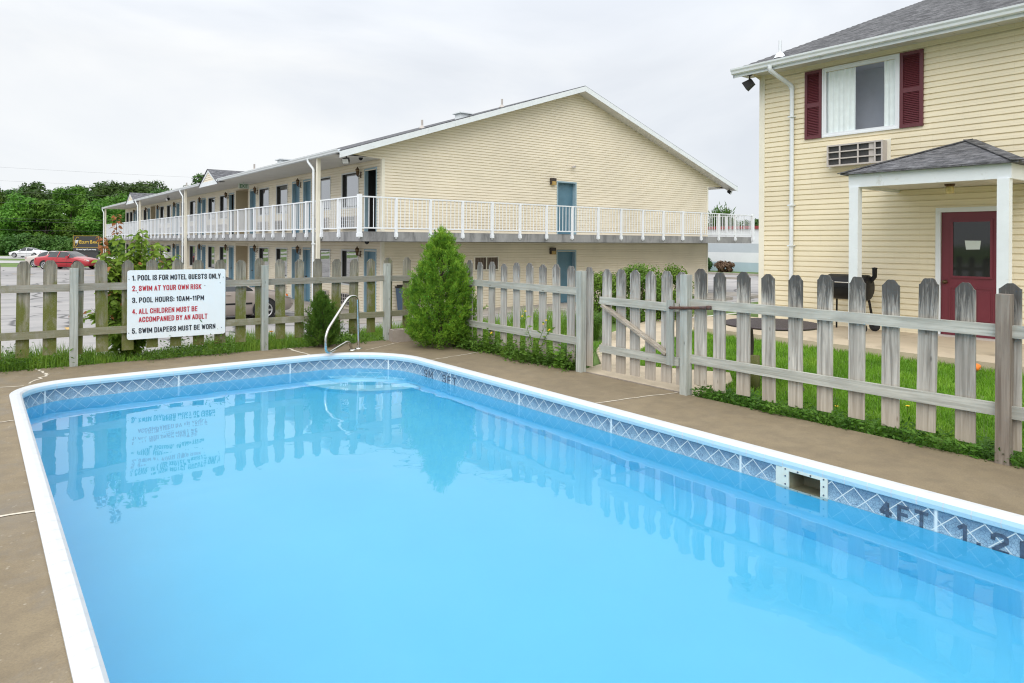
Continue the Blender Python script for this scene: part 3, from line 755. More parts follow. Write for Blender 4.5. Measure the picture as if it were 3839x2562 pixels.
def fence(name, label, pts, pickets, pk, posts, rails, railmat, postmat, zr_, side, zb, rz):
    """pickets: list of (x,y); posts (x,y,top,mat); rails: list of ((x,y),(x,y)) spans; side: offset vector of rails toward the pool"""
    t = thing(name, label, 'fence', (pts[0], pts[1], 0))
    for i, (x, y) in enumerate(pickets):
        o = put('picket', pk[(i*3) % 7], t, (x, y, zb+rnd.uniform(-.018, .016)), rz+rnd.uniform(-.03, .03))
        o.rotation_euler.y = rnd.uniform(-.014, .014); o.scale.x = rnd.uniform(.95, 1.04)
    for (a, b_) in rails:
        for z in zr_:
            mb = MB(); mb.bar((a[0], a[1], z), (b_[0], b_[1], z+rnd.uniform(-.008, .008)), .04, .092)
            part('rail', mb, railmat, t)
    for (x, y, top, pmat) in posts:
        mb = MB(); mb.box((-.045, -.045, -.25), (.045, .045, top)); me = mb.mesh('post', pmat)
        put('post', me, t, (x, y, 0), rz+rnd.uniform(-.02, .02))
    return t
def ly(x): return 10.395-.052*x       # line of the long fence
xs_ = [-.98, -.69, -.40, -.10, .19, .47, .75, 1.03, 1.32, 1.61, 1.90, 2.19, 2.48, 2.76, 3.04, 3.32, 3.61, 3.89, 4.17, 4.46, 4.75, 5.05, 5.34, 5.68]
PX = [-1.35, 1.0, 3.36, 5.3]
rs_ = [((PX[i]+.045, ly(PX[i]+.045)-.012), (PX[i+1]-.045, ly(PX[i+1]-.045)-.012)) for i in range(3)]+[((5.345, ly(5.345)-.012), (5.95, ly(5.95)-.012))]
fence('picket_fence', 'mossy picket fence along the parking lot behind the rules sign', (2.2, 10.28), [(x, ly(x)+.022) for x in xs_], PKL,
      [(x, ly(x)-.03, 1.245, MT['post']) for x in PX], rs_, MT['rail_x'], MT['post'], (1.0, .425), None, .15, math.atan(-.052))
FX = 6.0
fy = [9.88, 9.6, 9.32, 9.03, 8.74, 8.47, 8.17, 7.88, 7.58, 7.3, 7.02, 6.73, 6.46, 6.14]
fence('picket_fence', 'grey picket fence between the bushy juniper and the gate', (5.95, 8.1), [(FX+.012, y) for y in fy], PKM,
      [(5.94, 6.2, 1.25, MT['post'])], [((5.975, 9.98), (5.975, 6.245))], MT['rail_y'], MT['post'], (.985, .36), None, .085, math.pi/2)
fy2 = [4.47, 4.24, 3.96, 3.68, 3.41, 3.13, 2.85, 2.57, 2.30, 2.02, 1.73, 1.44, 1.15, .86, .57, .28, 0, -.29]
fence('picket_fence', 'dark topped picket fence in front of the lawn and the yellow house', (5.95, 3.1), [(FX+.012, y) for y in fy2], PKR,
      [(5.94, 4.605, 1.267, MT['post']), (5.95, 1.75, 1.24, MT['post_brown']), (5.95, -.9, 1.24, MT['post_brown'])],
      [((5.975, 4.56), (5.975, 1.79)), ((5.975, 1.71), (5.975, -.85))], MT['rail_y'], MT['post'], (.967, .378), None, .095, math.pi/2)
gt = thing('picket_gate', 'grey wooden picket gate with a diagonal brace hanging beside the rusty bar', 'gate', (5.95, 4.7, 0))
for i, y in enumerate([5.83, 5.6, 5.38, 5.15, 4.92, 4.715]):
    put('picket', PKM[i % 3], gt, (FX+.012, y, .065+rnd.uniform(-.008, .008)), math.pi/2+rnd.uniform(-.02, .02))
for z, dz in ((.905, .03), (.325, .02)):
    mb = MB(); mb.bar((5.972, 5.9, z), (5.972, 4.71, z-dz*0), .036, .088); part('rail', mb, MT['rail_y'], gt)
mb = MB(); mb.box((5.925, 4.765, .28), (5.950, 4.855, .985)); part('stile', mb, MT['post'], gt)
mb = MB(); mb.bar((5.955, 5.84, .85), (5.955, 4.86, .395), .03, .085, (1, 0, 0)); 
part('brace', mb, wood('gate brace wood', 1, (.47, .42, .35), (.26, .225, .18)), gt)
mb = MB(); mb.tube(bezier_path([(5.93, 4.80, .905), (5.885, 4.78, .905), (5.875, 4.5, .925), (5.93, 4.32, .94)], .05), .017, 10); mb.lathe([(0, -.02), (.026, -.02), (.03, 0), (.026, .02), (0, .02)], (5.935, 4.315, .94), 10)
single('latch_bar', mb, MT['rust'], 'rusty bent pipe bar wrapped across the gate post', 'latch bar', (5.9, 4.6, .9))

# ------------------------------------------------------------------ rules sign
SX0, SX1, SZ0, SZ1 = 1.59, 2.81, .288, 1.205
sg = thing('pool_rules_sign', 'white pool rules board with black and red lettering fixed to the fence', 'sign', (2.2, ly(2.2)-.05, .3))
def SP(a, b_, d): return (SX0+a, ly(SX0+a)-.048-d, SZ0+b_)
w_, h_ = SX1-SX0, SZ1-SZ0
def rrect(w, h, r, n=5):
    pts = []
    for (x, y, a0) in ((w-r, r, -90), (w-r, h-r, 0), (r, h-r, 90), (r, r, 180)):
        for k in range(n+1): a = R_(a0+90*k/n); pts.append((x+r*math.cos(a), y+r*math.sin(a)))
    return pts
mb = MB(); mb.prism(rrect(w_, h_, .03), SP, 0, .006); part('board', mb, MT['sign_white'], sg)
ax = Vector((1, -.052, 0))
for txt, x, top, xe, c in (('1. POOL IS FOR MOTEL GUESTS ONLY', .057, .136, 1.157, 'ink'), ('2. SWIM AT YOUR OWN RISK', .057, .277, .905, 'ink_red'), ('3. POOL HOURS: 10AM-11PM', .057, .432, .94, 'ink'),
                           ('4. ALL CHILDREN MUST BE', .057, .581, .855, 'ink_red'), ('ACCOMPANIED BY AN ADULT', .135, .692, .985, 'ink_red'), ('5. SWIM DIAPERS MUST BE WORN', .057, .839, 1.09, 'ink')):
    put_text(block_text(txt, MT[c], .071, xe-x), sg, SP(x, h_-top, .0075), ax, (0, 0, 1))
mb = MB()
for a, b_ in ((.02, .09), (1.17, .09), (1.15, .72), (.62, .70), (.95, .69), (.12, .62), (.02, .8), (1.19, .8)):
    mb = MB(); part('screw', mb.lathe([(0, 0), (.006, 0), (.005, .004), (0, .005)], (0, 0, 0), 8, lambda p, a=a, b_=b_: (SX0+a+p[0], ly(SX0+a)-.0545-p[2], SZ0+b_+p[1])), MT['ink'], sg)

# ------------------------------------------------------------------ siding, windows, doors
def siding(mb, P, s0, s1, z0, z1, openings=(), e=.1, lim=None, lap=.016, gr=-.004):
    """P(s,z,d): point at s along, height z, d out of the wall. Lapped boards, cut at the openings"""
    k = 0
    while z0+k*e < z1-.005:
        zb, zt = z0+k*e, min(z0+(k+1)*e, z1); zm = (zb+zt)/2; k += 1
        a0, a1 = (lim(zb) if lim else (s0, s1)); b0, b1 = (lim(zt) if lim else (s0, s1))
        cuts = sorted([(o[0], o[1]) for o in openings if o[2] <= zm <= o[3]])
        spans = []; cur = None
        lo, hi = min(a0, b0), max(a1, b1); c = lo
        for p, q in cuts:
            if p > c: spans.append((c, p))
            c = max(c, q)
        if c < hi: spans.append((c, hi))
        for p, q in spans:
            pb, pt = max(p, a0), max(p, b0); qb, qt = min(q, a1), min(q, b1)
            if qb-pb < .005 and qt-pt < .005: continue
            def X_(f): return pb+(pt-pb)*f, qb+(qt-qb)*f, zb+(zt-zb)*f
            v = []
            for f, d_ in ((0, gr-.002), (0, lap), (.73, lap-.004), (.81, gr), (1, gr-.002)):
                a_, c_, z_ = X_(f); v += [P(a_, z_, d_), P(c_, z_, d_)]
            mb.add(v, [(0, 1, 3, 2), (2, 3, 5, 4), (4, 5, 7, 6), (6, 7, 9, 8)])
def boxP(mb, P, s0, s1, z0, z1, d0, d1):
    v = [P(s, z, d) for d in (d0, d1) for z in (z0, z1) for s in (s0, s1)]
    mb.add(v, [(0, 2, 3, 1), (4, 5, 7, 6), (0, 1, 5, 4), (2, 6, 7, 3), (0, 4, 6, 2), (1, 3, 7, 5)])
def frame(mb, P, s0, s1, z0, z1, w, d0, d1, bottom=True):
    boxP(mb, P, s0, s1, z1-w, z1, d0, d1)
    zb = z0
    if bottom: boxP(mb, P, s0, s1, z0, z0+w, d0, d1); zb = z0+w
    boxP(mb, P, s0, s0+w, zb, z1-w, d0, d1); boxP(mb, P, s1-w, s1, zb, z1-w, d0, d1)
def reveal(mb, P, s0, s1, z0, z1, d0, d1):
    v = [P(s, z, d) for d in (d0, d1) for z in (z0, z1) for s in (s0, s1)]
    mb.add(v, [(0, 1, 5, 4), (2, 6, 7, 3), (0, 4, 6, 2), (1, 3, 7, 5)])
def window(par, P, s0, s1, z0, z1, fm, glass=None, inset=-.07):
    mb = MB(); frame(mb, P, s0, s1, z0, z1, .05, 0.0, .03); w = part('window', mb, fm, par)
    mb = MB(); reveal(mb, P, s0+.05, s1-.05, z0+.05, z1-.05, .0, inset); frame(mb, P, s0+.05, s1-.05, z0+.05, z1-.05, .035, inset, inset+.02); part('sash', mb, MT['recess_shade'], w)
    mb = MB(); boxP(mb, P, s0+.07, s1-.07, z0+.07, z1-.07, inset-.012, inset); part('pane', mb, glass or MT['glass'], w)
    return w
def door(par, P, s0, s1, z0, z1, dm, jm, inset=-.1, open_=False, knob_end=0):
    mb = MB(); frame(mb, P, s0, s1, z0, z1, .055, -.0, .025, False); reveal(mb, P, s0+.055, s1-.055, z0, z1-.055, .0, inset-.0)
    mb2 = MB()
    if open_:
        d = part('door', mb2.add([P(s0+.06, z0+.02, -.1), P(s0+.06, z1-.06, -.1), P(s0+.1, z1-.06, -.85), P(s0+.1, z0+.02, -.85), P(s0+.105, z0+.02, -.1), P(s0+.105, z1-.06, -.1), P(s0+.145, z1-.06, -.85), P(s0+.145, z0+.02, -.85)],
                 [(0, 1, 2, 3), (4, 5, 6, 7), (0, 1, 5, 4), (1, 2, 6, 5), (2, 3, 7, 6)]), dm, par)
        mb3 = MB(); reveal(mb3, P, s0+.055, s1-.055, z0+.01, z1-.055, inset, -1.2); boxP(mb3, P, s0+.055, s1-.055, z0, z1-.055, -1.22, -1.2); part('room_interior', mb3, MT['black_void'], par)
    else:
        boxP(mb2, P, s0+.055, s1-.055, z0+.015, z1-.055, inset-.04, inset); d = part('door', mb2, dm, par)
        kb = MB(); ks = s0+.12 if knob_end == 0 else s1-.12
        kb.lathe([(0, 0), (.03, 0), (.03, .008), (.012, .012), (.012, .03), (.027, .04), (.027, .055), (0, .062)], (0, 0, 0), 10, lambda p: P(ks+p[0], z0+1.0+p[1], inset+p[2])); part('handle', kb, MT['lamp_dark'], d)
    part('door_frame', mb, jm, d)
    return d
def ptac(par, P, s0, s1, z0, z1, out, cols=5, rows=3):
    mb = MB(); frame(mb, P, s0, s1, z0, z1, .03, .0, out); a = part('air_conditioner', mb, MT['ac_metal'], par)
    mb = MB(); boxP(mb, P, s0+.03, s1-.03, z0+.03, z1-.03, .0, out-.035); part('coil', mb, MT['ac_dark'], a)
    mb = MB()
    iw, ih = (s1-s0-.06), (z1-z0-.06)
    for k in range(1, cols): boxP(mb, P, s0+.03+iw*k/cols-.011, s0+.03+iw*k/cols+.011, z0+.03, z1-.03, out-.02, out-.003)
    for k in range(1, rows): boxP(mb, P, s0+.03, s1-.03, z0+.03+ih*k/rows-.009, z0+.03+ih*k/rows+.009, out-.019, out-.002)
    part('grille', mb, MT['ac_metal'], a); return a
def floodlight(par, p, aim):
    """black floodlight on a short arm"""
    p = Vector(p); a = Vector(aim).normalized(); mb = MB()
    mb.tube([p, p+Vector((0, 0, -.07)), p+Vector((0, 0, -.12))+a*.03], .014, 8)
    mb.lathe([(0, 0), (.05, 0), (.05, -.02), (0, -.02)], p, 10)
    q = a.to_track_quat('Z', 'Y').to_matrix(); c = p+Vector((0, 0, -.19))+a*.02
    def T(v): return c+q@Vector(v)
    vs_ = [(-.075, -.06, -.1), (.075, -.06, -.1), (.075, .06, -.1), (-.075, .06, -.1), (-.11, -.085, .09), (.11, -.085, .09), (.11, .085, .09), (-.11, .085, .09)]
    mb.add([T(v) for v in vs_], [(3, 2, 1, 0), (0, 1, 5, 4), (1, 2, 6, 5), (2, 3, 7, 6), (3, 0, 4, 7)])
    f = part('floodlight', mb, MT['black_metal'], par)
    mb = MB(); mb.add([T((x, y, .085)) for x, y in ((-.1, -.078), (.1, -.078), (.1, .078), (-.1, .078))], [(0, 1, 2, 3)]); part('lens', mb, MT['lamp_clear'], f)
    return f

# ------------------------------------------------------------------ motel
MF, MG = 10.63, 20.6                       # facade plane x, gable plane y
MX1, MY1 = 28.2, 69.6
GF, UF = -.83, 1.93                        # the two floors
SOF = 4.36
motel = thing('motel_building', 'long two storey cream motel with white balcony railing and gabled roof', 'building', (19.4, 40, GF))
def PF(s, z, d): return (MF-d, s, z)
def PG(s, z, d): return (s, MG-d, z)
def PR(s, z, d): return (MX1+d, s, z)
OPEN = [('door', 20.95, 21.88), ('win', 22.32, 23.74), ('win', 24.73, 26.13), ('door', 26.67, 27.5), ('door', 27.88, 28.74), ('win', 29.27, 30.68), ('win', 31.64, 33.02), ('door', 33.53, 34.42), ('rec', 34.72, 36.66),
        ('door', 37.0, 37.9), ('win', 38.26, 39.64), ('win', 40.6, 42.0), ('door', 42.55, 43.38), ('door', 43.6, 44.44), ('win', 44.95, 46.3), ('win', 47.3, 48.56), ('door', 49.1, 49.92), ('door', 50.28, 51.05), ('win', 51.5, 52.8),
        ('win', 53.75, 55.0), ('door', 55.5, 56.36), ('rec', 56.7, 58.36), ('door', 58.7, 59.54), ('win', 59.9, 61.2), ('win', 62.1, 63.4), ('door', 63.8, 64.62), ('door', 64.84, 65.66), ('win', 66.0, 67.3), ('win', 67.8, 69.1)]
for fl, top in ((GF, 1.605), (UF, SOF)):
    ops = []
    for k, a, b_ in OPEN:
        if k == 'door': ops.append((a+.03, b_-.03, fl-.1, fl+2.12))
        elif k == 'win': ops.append((a+.03, b_-.03, fl+.89, fl+2.12))
        else: ops.append((a, b_, fl-.1, fl+2.25))
    mb = MB(); siding(mb, PF, MG, MY1, fl, top, ops, lap=.02, gr=-.01)
    part('facade_wall', mb, MT['motel_siding'], motel)
    for i, (k, a, b_) in enumerate(OPEN):
        if k == 'door':
            door(motel, PF, a, b_, fl, fl+2.18, MT['door_blue'], MT['jamb_blue'], -.1, open_=(fl == UF and i in (0, 9)), knob_end=i % 2)
        elif k == 'win':
            window(motel, PF, a, b_, fl+.86, fl+2.15, MT['grey_alu'])
            ptac(motel, PF, a+.1, b_-.12, fl+.14, fl+.57, .13, 6, 3)
        else:
            mb = MB(); reveal(mb, PF, a, b_, fl, fl+2.25, .0, -1.3); boxP(mb, PF, a, b_, fl, fl+2.25, -1.34, -1.3); frame(mb, PF, a-.06, b_+.06, fl, fl+2.31, .06, .0, .022, False)
            for q in np.linspace(a+.2, b_-.2, 6): boxP(mb, PF, q-.012, q+.012, fl, fl+2.25, -1.3, -1.28)
            part('stair_recess', mb, MT['beige_panel'], motel)
    for y in (22.17, 27.79, 33.3, 38.08, 43.49, 50.1, 55.3, 59.7, 64.7):
        mb = MB(); z = fl+2.02
        mb.box((MF-.03, y-.045, z-.13), (MF-.0, y+.045, z+.09)); mb.tube(bezier_path([(MF-.02, y, z-.06), (MF-.14, y, z-.10), (MF-.14, y, z-.0)], .04), .012, 6)
        mb.lathe([(0, -.05), (.035, -.05), (.05, .0), (.075, .155), (.085, .165), (.05, .215), (.02, .23), (.015, .27), (0, .275)], (MF-.14, y, z-.02), 6)
        l = part('wall_lantern', mb, MT['lamp_dark'], motel)
        mb = MB(); mb.lathe([(.042, .01), (.072, .14)], (MF-.14, y, z-.016), 6, lambda p, y=y: (MF-.14+(p[0]-MF+.14)*1.04, y+(p[1]-y)*1.04, p[2])); part('lantern_glass', mb, MT['lamp_glass'], l)
# gable end
def gl(z):
    if z <= SOF+.02: return (MF, MX1)
    dx = max(0, (z-4.37)/.335); return (8.93+dx, 29.87-dx)
gops = [(18.37, 19.40, UF-.1, UF+2.1)]
mb = MB(); siding(mb, PG, MF, MX1, UF, 7.84, gops, lim=gl, lap=.017, gr=-.007); part('gable_wall', mb, MT['motel_siding'], motel)
mb = MB(); siding(mb, PG, MF, MX1, GF-.03, 1.605, [(18.37, 19.40, GF-.1, GF+2.1), (14.36, 15.44, .58, 1.08)], lap=.017, gr=-.007); part('gable_wall', mb, MT['motel_siding'], motel)
mb = MB(); siding(mb, PR, MG, MY1, GF, SOF, []); part('rear_wall', mb, MT['motel_siding'], motel)
for fl in (GF, UF):
    door(motel, PG, 18.35, 19.42, fl+.0, fl+2.14, MT['door_blue'], MT['jamb_blue'], -.16)
    mb = MB(); z = fl+2.1
    boxP(mb, PG, 17.97, 18.23, z-.12, z+.13, .0, .12); l = part('wall_light', mb, MT['brown_box'], motel)
    mb = MB(); boxP(mb, PG, 18.0, 18.2, z-.14, z+.0, .02, .135); part('lens', mb, MT['amber'], l)
mb = MB(); frame(mb, PG, 14.33, 15.46, .555, 1.095, .045, 0, .03); boxP(mb, PG, 14.875, 14.915, .6, 1.05, 0.0, .03); w = part('window', mb, MT['cream_trim'], motel)
mb = MB(); boxP(mb, PG, 14.375, 15.415, .6, 1.05, -.05, -.03); part('pane', mb, simple('brown tinted pane', (.10, .075, .06), .2, .1, 3), w)
mb = MB()
for q in np.linspace(14.42, 15.38, 9): boxP(mb, PG, q-.018, q+.018, .6, 1.05, -.028, -.02)
part('blinds', mb, simple('brown blind slats', (.17, .13, .105), .7, .1, 3), w)
# corner boards
mb = MB()
for z0, z1 in ((GF-.02, 1.6), (UF, SOF-.0)):
    mb.box((MF-.02, MG-.024, z0), (MF+.09, MG-.0, z1)); mb.box((MF-.024, MG+.0, z0), (MF-.002, MG+.08, z1)); mb.box((MX1-.08, MG-.024, z0), (MX1+.02, MG-.0, z1))
part('corner_trim', mb, MT['cream_trim'], motel)
# security camera on the gable
mb = MB(); boxP(mb, PG, 19.2, 19.28, 4.66, 4.74, 0, .05); mb.bar((19.24, MG-.05, 4.70), (19.24, MG-.16, 4.68), .03, .03); mb.bar((19.26, MG-.1, 4.70), (19.02, MG-.2, 4.64), .08, .08)
part('security_camera', mb, MT['ac_metal'], motel)
# balcony slab
mb = MB(); mb.box((9.15, 19.15, 1.61), (29.7, MG, 1.91)); mb.box((9.15, MG, 1.61), (MF+.02, MY1, 1.91)); mb.box((MX1-.02, MG, 1.61), (29.7, MY1, 1.91))
part('balcony_slab', mb, MT['concrete_slab'], motel)
mb = MB(); mb.box((8.75, 18.9, -.95), (29.9, MG+.02, GF)); mb.box((8.75, MG+.02, -.95), (MF+.02, MY1, GF)); part('walkway_slab', mb, MT['kerb'], motel)
# railing
def rail_part():
    mb = MB(); zt, zb = 2.965, 2.02
    X0, Y0, X1 = 9.115, 19.115, 29.735
    mb.box((X0-.03, Y0-.03, zt-.02), (X1+.03, Y0+.03, zt+.02)); mb.box((X0-.03, Y0+.03, zt-.02), (X0+.03, MY1, zt+.02)); mb.box((X1-.03, Y0+.03, zt-.02), (X1+.03, MY1, zt+.02))
    mb.box((X0-.012, Y0-.012, zb-.02), (X1+.012, Y0+.012, zb+.02)); mb.box((X0-.012, Y0+.012, zb-.02), (X0+.012, MY1, zb+.02)); mb.box((X1-.012, Y0+.012, zb-.02), (X1+.012, MY1, zb+.02))
    r = part('balcony_railing', mb, MT['rail_white'], motel)
    def pm(w, top):
        m_ = MB(); m_.box((-w/2, -w/2, 1.84), (w/2, w/2, top)); m_.box((-w/2-.012, -w/2-.012, 1.745), (w/2+.012, w/2+.012, 1.86)); m_.box((-.02, -.02, 1.70), (.02, .02, 1.745)); return m_.mesh('post', MT['rail_white'])
    small, tall, corner = pm(.075, 2.945), pm(.085, 3.0), pm(.12, 3.03)
    posts = []
    gx = [9.115, 10.35, 11.59, 12.84, 14.06, 15.29, 16.54, 17.82, 19.2, 20.5, 21.8, 23.1, 24.4, 25.7, 27.0, 28.3, 29.735]
    for i, x in enumerate(gx): posts.append((x, Y0, corner if i in (0, 16) else (tall if i % 4 == 0 else small)))
    fyy = [20.6, 21.97, 23.28, 24.44, 25.54, 26.69, 27.79, 28.95, 30.07, 31.16, 32.24, 33.38, 34.5, 35.58, 36.66, 37.74]
    while fyy[-1] < MY1-.6: fyy.append(fyy[-1]+1.11)
    for i, y in enumerate(fyy): posts.append((X0, y, tall if i % 3 == 2 else small))
    for k in range(9): posts.append((X1, 20.6+1.3*k, small))
    for x, y, me in posts: put('post', me, r, (x, y, 0))
    bal = []
    def fill(a, b_, fn):
        n_ = max(1, round((b_-a)/.156)); 
        for k in range(1, n_): bal.append(fn(a+(b_-a)*k/n_))
    for a, b_ in zip(gx[:-1], gx[1:]): fill(a, b_, lambda q: (q, Y0))
    fl_ = [19.115]+fyy+[MY1]
    for a, b_ in zip(fl_[:-1], fl_[1:]): fill(a, b_, lambda q: (X0, q))
    fill(19.115, 31, lambda q: (X1, q))
    bal.sort(key=lambda p: p[0]**2+p[1]**2)
    m_ = MB(); m_.box((-.009, -.009, 2.04), (.009, .009, 2.945)); bm_ = m_.mesh('baluster', MT['rail_white'])
    for x, y in bal[:100]: put('baluster', bm_, r, (x, y, 0))
    m_ = MB()
    for x, y in bal[100:]: m_.box((x-.009, y-.009, 2.04), (x+.009, y+.009, 2.945))
    o = part('balusters', m_, MT['rail_white'], r); o['kind'] = 'stuff'
rail_part()
# roof
def rz_(x): return 4.44+.335*(min(x, 38.8-x)-8.95)
YR = 20.08
mb = MB()
XE0, XE1, XC = 8.9, 29.9, 19.4
for a, b_ in ((XE0, XC), (XC, XE1)):
    za, zb = rz_(a), rz_(b_); mb.add([(a, YR, za), (b_, YR, zb), (b_, MY1+.4, zb), (a, MY1+.4, za), (a, YR, za-.03), (b_, YR, zb-.03)], [(0, 1, 2, 3), (0, 4, 5, 1)])
roof = part('roof', mb, MT['shingle_grey'], motel)
mb = MB()
for a, b_ in ((XE0, XC), (XC, XE1)):
    za, zb = rz_(a)-.03, rz_(b_)-.03
    mb.add([(a, YR-.025, za), (b_, YR-.025, zb), (b_, YR-.025, zb-.2), (a, YR-.025, za-.2), (a, YR+.0, za), (b_, YR+.0, zb), (b_, YR+.0, zb-.2), (a, YR+.0, za-.2)], [(0, 1, 2, 3), (4, 5, 6, 7), (0, 1, 5, 4), (3, 2, 6, 7), (0, 3, 7, 4), (1, 2, 6, 5)])
part('rake_board', mb, MT['white'], motel)
mb = MB()
for a, b_ in ((XE0+.02, XC), (XC, XE1-.02)):
    za, zb = rz_(a)-.2, rz_(b_)-.2
    mb.add([(a, YR, za), (b_, YR, zb), (b_, MG, zb), (a, MG, za)], [(0, 1, 2, 3)])
q = MG+.0
k = 0
while q < MY1:      # ribbed soffit boards over the balcony
    e_ = min(q+.3, MY1); mb.add([(8.95, q, SOF), (8.95, e_-.012, SOF), (MF, e_-.012, SOF), (MF, q, SOF), (8.95, e_-.006, SOF+.012), (MF, e_-.006, SOF+.012), (8.95, e_, SOF), (MF, e_, SOF)], [(0, 1, 2, 3), (1, 4, 5, 2), (4, 6, 7, 5)])
    mb.add([(MX1, q, SOF), (MX1, e_, SOF), (29.85, e_, SOF), (29.85, q, SOF)], [(0, 1, 2, 3)]); q = e_
part('soffit', mb, MT['soffit'], motel)
def gutter_prof(x, z, sgn):   # K-style: x is the fascia face, gutter hangs outwards (sgn)
    return [(x, z), (x+sgn*.03, z-.115), (x+sgn*.075, z-.10), (x+sgn*.085, z-.06), (x+sgn*.11, z-.03), (x+sgn*.115, z), (x+sgn*.105, z), (x+sgn*.1, z-.03), (x+sgn*.07, z-.09), (x+sgn*.01, z-.09), (x+sgn*.008, z)]
DORM = (35.05, 56.0)
mb = MB()
segs = [(YR+.0, 33.45), (36.65, 54.4), (57.6, MY1+.35)]
for a, b_ in segs: mb.prism(gutter_prof(8.93, 4.475, -1), lambda p, q, d: (p, d, q), a, b_)
mb.prism(gutter_prof(29.87, 4.475, 1), lambda p, q, d: (p, d, q), YR, MY1)
part('gutter', mb, MT['white'], motel)
mb = MB(); mb.box((8.93, YR+.001, SOF), (8.955, MY1+.3, 4.43)); mb.box((29.845, YR+.001, SOF), (29.87, MY1+.3, 4.43)); part('fascia', mb, MT['white'], motel)
for y in (22.1, 40.4, 53.5, 69.4):
    mb = MB(); mb.box((8.99, y-.06, GF), (9.1, y+.06, SOF)); part('column', mb, MT['cream_trim'], motel)
    mb = MB(); mb.tube(bezier_path([(8.86, y+.45, 4.40), (8.86, y+.45, 4.28), (8.93, y+.12, 4.0), (8.93, y+.12, GF+.1)], .06, 3), .045, 4); mb.box((8.885, y+.07, 1.5), (8.985, y+.17, 1.54)); part('downspout', mb, MT['white'], motel)
for yc in DORM:
    hw, zb, zp = 1.58, 4.30, 5.02
    x0, x1 = 8.83, 8.83+(zp-4.44)/.335+.1
    mb = MB(); 
    siding(mb, lambda s, z, d: (x0+.03-d, yc+s, z), 0, 0, zb+.14, zp-.12, (), .1, lambda z: (-(zp-.12-z)*hw/(zp-zb), (zp-.12-z)*hw/(zp-zb))); d = part('dormer', mb, MT['motel_siding'], motel)
    mb = MB()
    for sg_ in (-1, 1):
        e0 = Vector((x0, yc+sg_*hw, zb)); e1 = Vector((x0, yc, zp)); dn = Vector((0, 0, -.13))
        mb.add([e0, e1, e1+dn, e0+dn*.6, e0+Vector((.03, 0, 0)), e1+Vector((.03, 0, 0)), e1+dn+Vector((.03, 0, 0)), e0+dn*.6+Vector((.03, 0, 0))], [(0, 1, 2, 3), (4, 5, 6, 7), (0, 1, 5, 4), (2, 3, 7, 6)])
    mb.box((x0+.002, yc-hw+.1, zb-.06), (x0+.028, yc+hw-.1, zb+.15)); part('trim', mb, MT['white'], d)
    mb = MB()
    for sg_ in (-1, 1):
        mb.add([(x0-.04, yc+sg_*(hw+.06), zb+.0), (x0-.04, yc, zp+.03), (x1+.1, yc, zp+.03), (x0+.3, yc+sg_*(hw+.06), zb+.03)], [(0, 1, 2, 3)])
    part('roof', mb, MT['shingle_grey'], d)
for x, yy, h in ((16.19, 21.4, .32), (12.61, 21.4, .3), (9.9, 31.5, .3), (9.9, 44, .28)):
    z = rz_(x); mb = MB(); mb.tube([(x, yy, z-.1), (x, yy, z+h)], .04, 8); mb.lathe([(.12, -.02), (.09, .04), (.04, .1)], (x, yy, z), 10); part('vent_pipe', mb, MT['ac_metal'], motel)
for x, yy in ((14.34, 21.4), (9.85, 27.6)):
    z = rz_(x); mb = MB(); mb.box((x-.2, yy-.2, z-.08), (x+.2, yy+.2, z+.12)); mb.box((x-.28, yy-.28, z+.12), (x+.28, yy+.28, z+.16)); part('roof_vent', mb, MT['white'], motel)
floodlight(motel, (9.25, 20.35, SOF-.0), (-.6, -.55, -.4)); floodlight(motel, (29.6, 20.35, SOF), (.3, -.8, -.5)); floodlight(motel, (9.4, 46.5, SOF), (-.8, -.3, -.4))
for p in ((10.0, 20.9, SOF), (9.6, 19.6, 1.61)):
    mb = MB(); mb.lathe([(.07, 0), (.07, -.03), (.05, -.07), (.02, -.09), (0, -.092)], p, 12); part('dome_camera', mb, MT['black_metal'], motel)
ex = thing('exit_sign', 'small white EXIT sign with green letters under the balcony ceiling', 'sign', (9.9, 33.2, 4.15))
mb = MB(); mb.box((9.72, 33.18, 4.06), (10.2, 33.23, 4.30)); mb.bar((9.95, 33.2, 4.30), (9.95, 33.2, 4.36), .03, .03); part('panel', mb, simple('exit panel', (.55, .62, .55), .5, .03, 3), ex)
put_text(text_mesh('EXIT', MT['green_ink'], .15, .36, .02), ex, (9.78, 33.177, 4.10), (1, 0, 0), (0, 0, 1))

# ------------------------------------------------------------------ yellow house
HX, HY = 12.8, 8.05; HB, HS = .07, 5.06
house = thing('house', 'yellow two storey house with maroon shutters and a small porch', 'building', (16, 3, HB))
def PH(s, z, d): return (HX-d, s, z)
def PHs(s, z, d): return (s, HY+d, z)
HL = -6.0
mb = MB(); siding(mb, PH, HL, HY, HB, HS, [(5.36, 6.7, 3.66, 4.92), (3.72, 4.7, HB-.1, 2.14)]); part('front_wall', mb, MT['house_siding'], house)
def hl(z):
    if z <= HS: return (HX, 31)
    dx = max(0, (z-HS-.02)/.374); return (HX+dx-.4, 31-dx+.4)
mb = MB(); siding(mb, PHs, HX, 31, HB, 8.3, (), lim=hl); part('side_wall', mb, MT['house_siding'], house)
mb = MB(); mb.box((HX-.024, HY-.1, HB-.02), (HX-.0, HY+.022, HS)); mb.box((HX, HY+.0, HB-.02), (HX+.1, HY+.024, HS)); part('corner_trim', mb, MT['cream_trim'], house)
# frieze under the soffit
mb = MB(); mb.box((HX-.02, HL, HS-.09), (HX-.003, HY-.1, HS)); part('frieze', mb, MT['house_siding'], house)
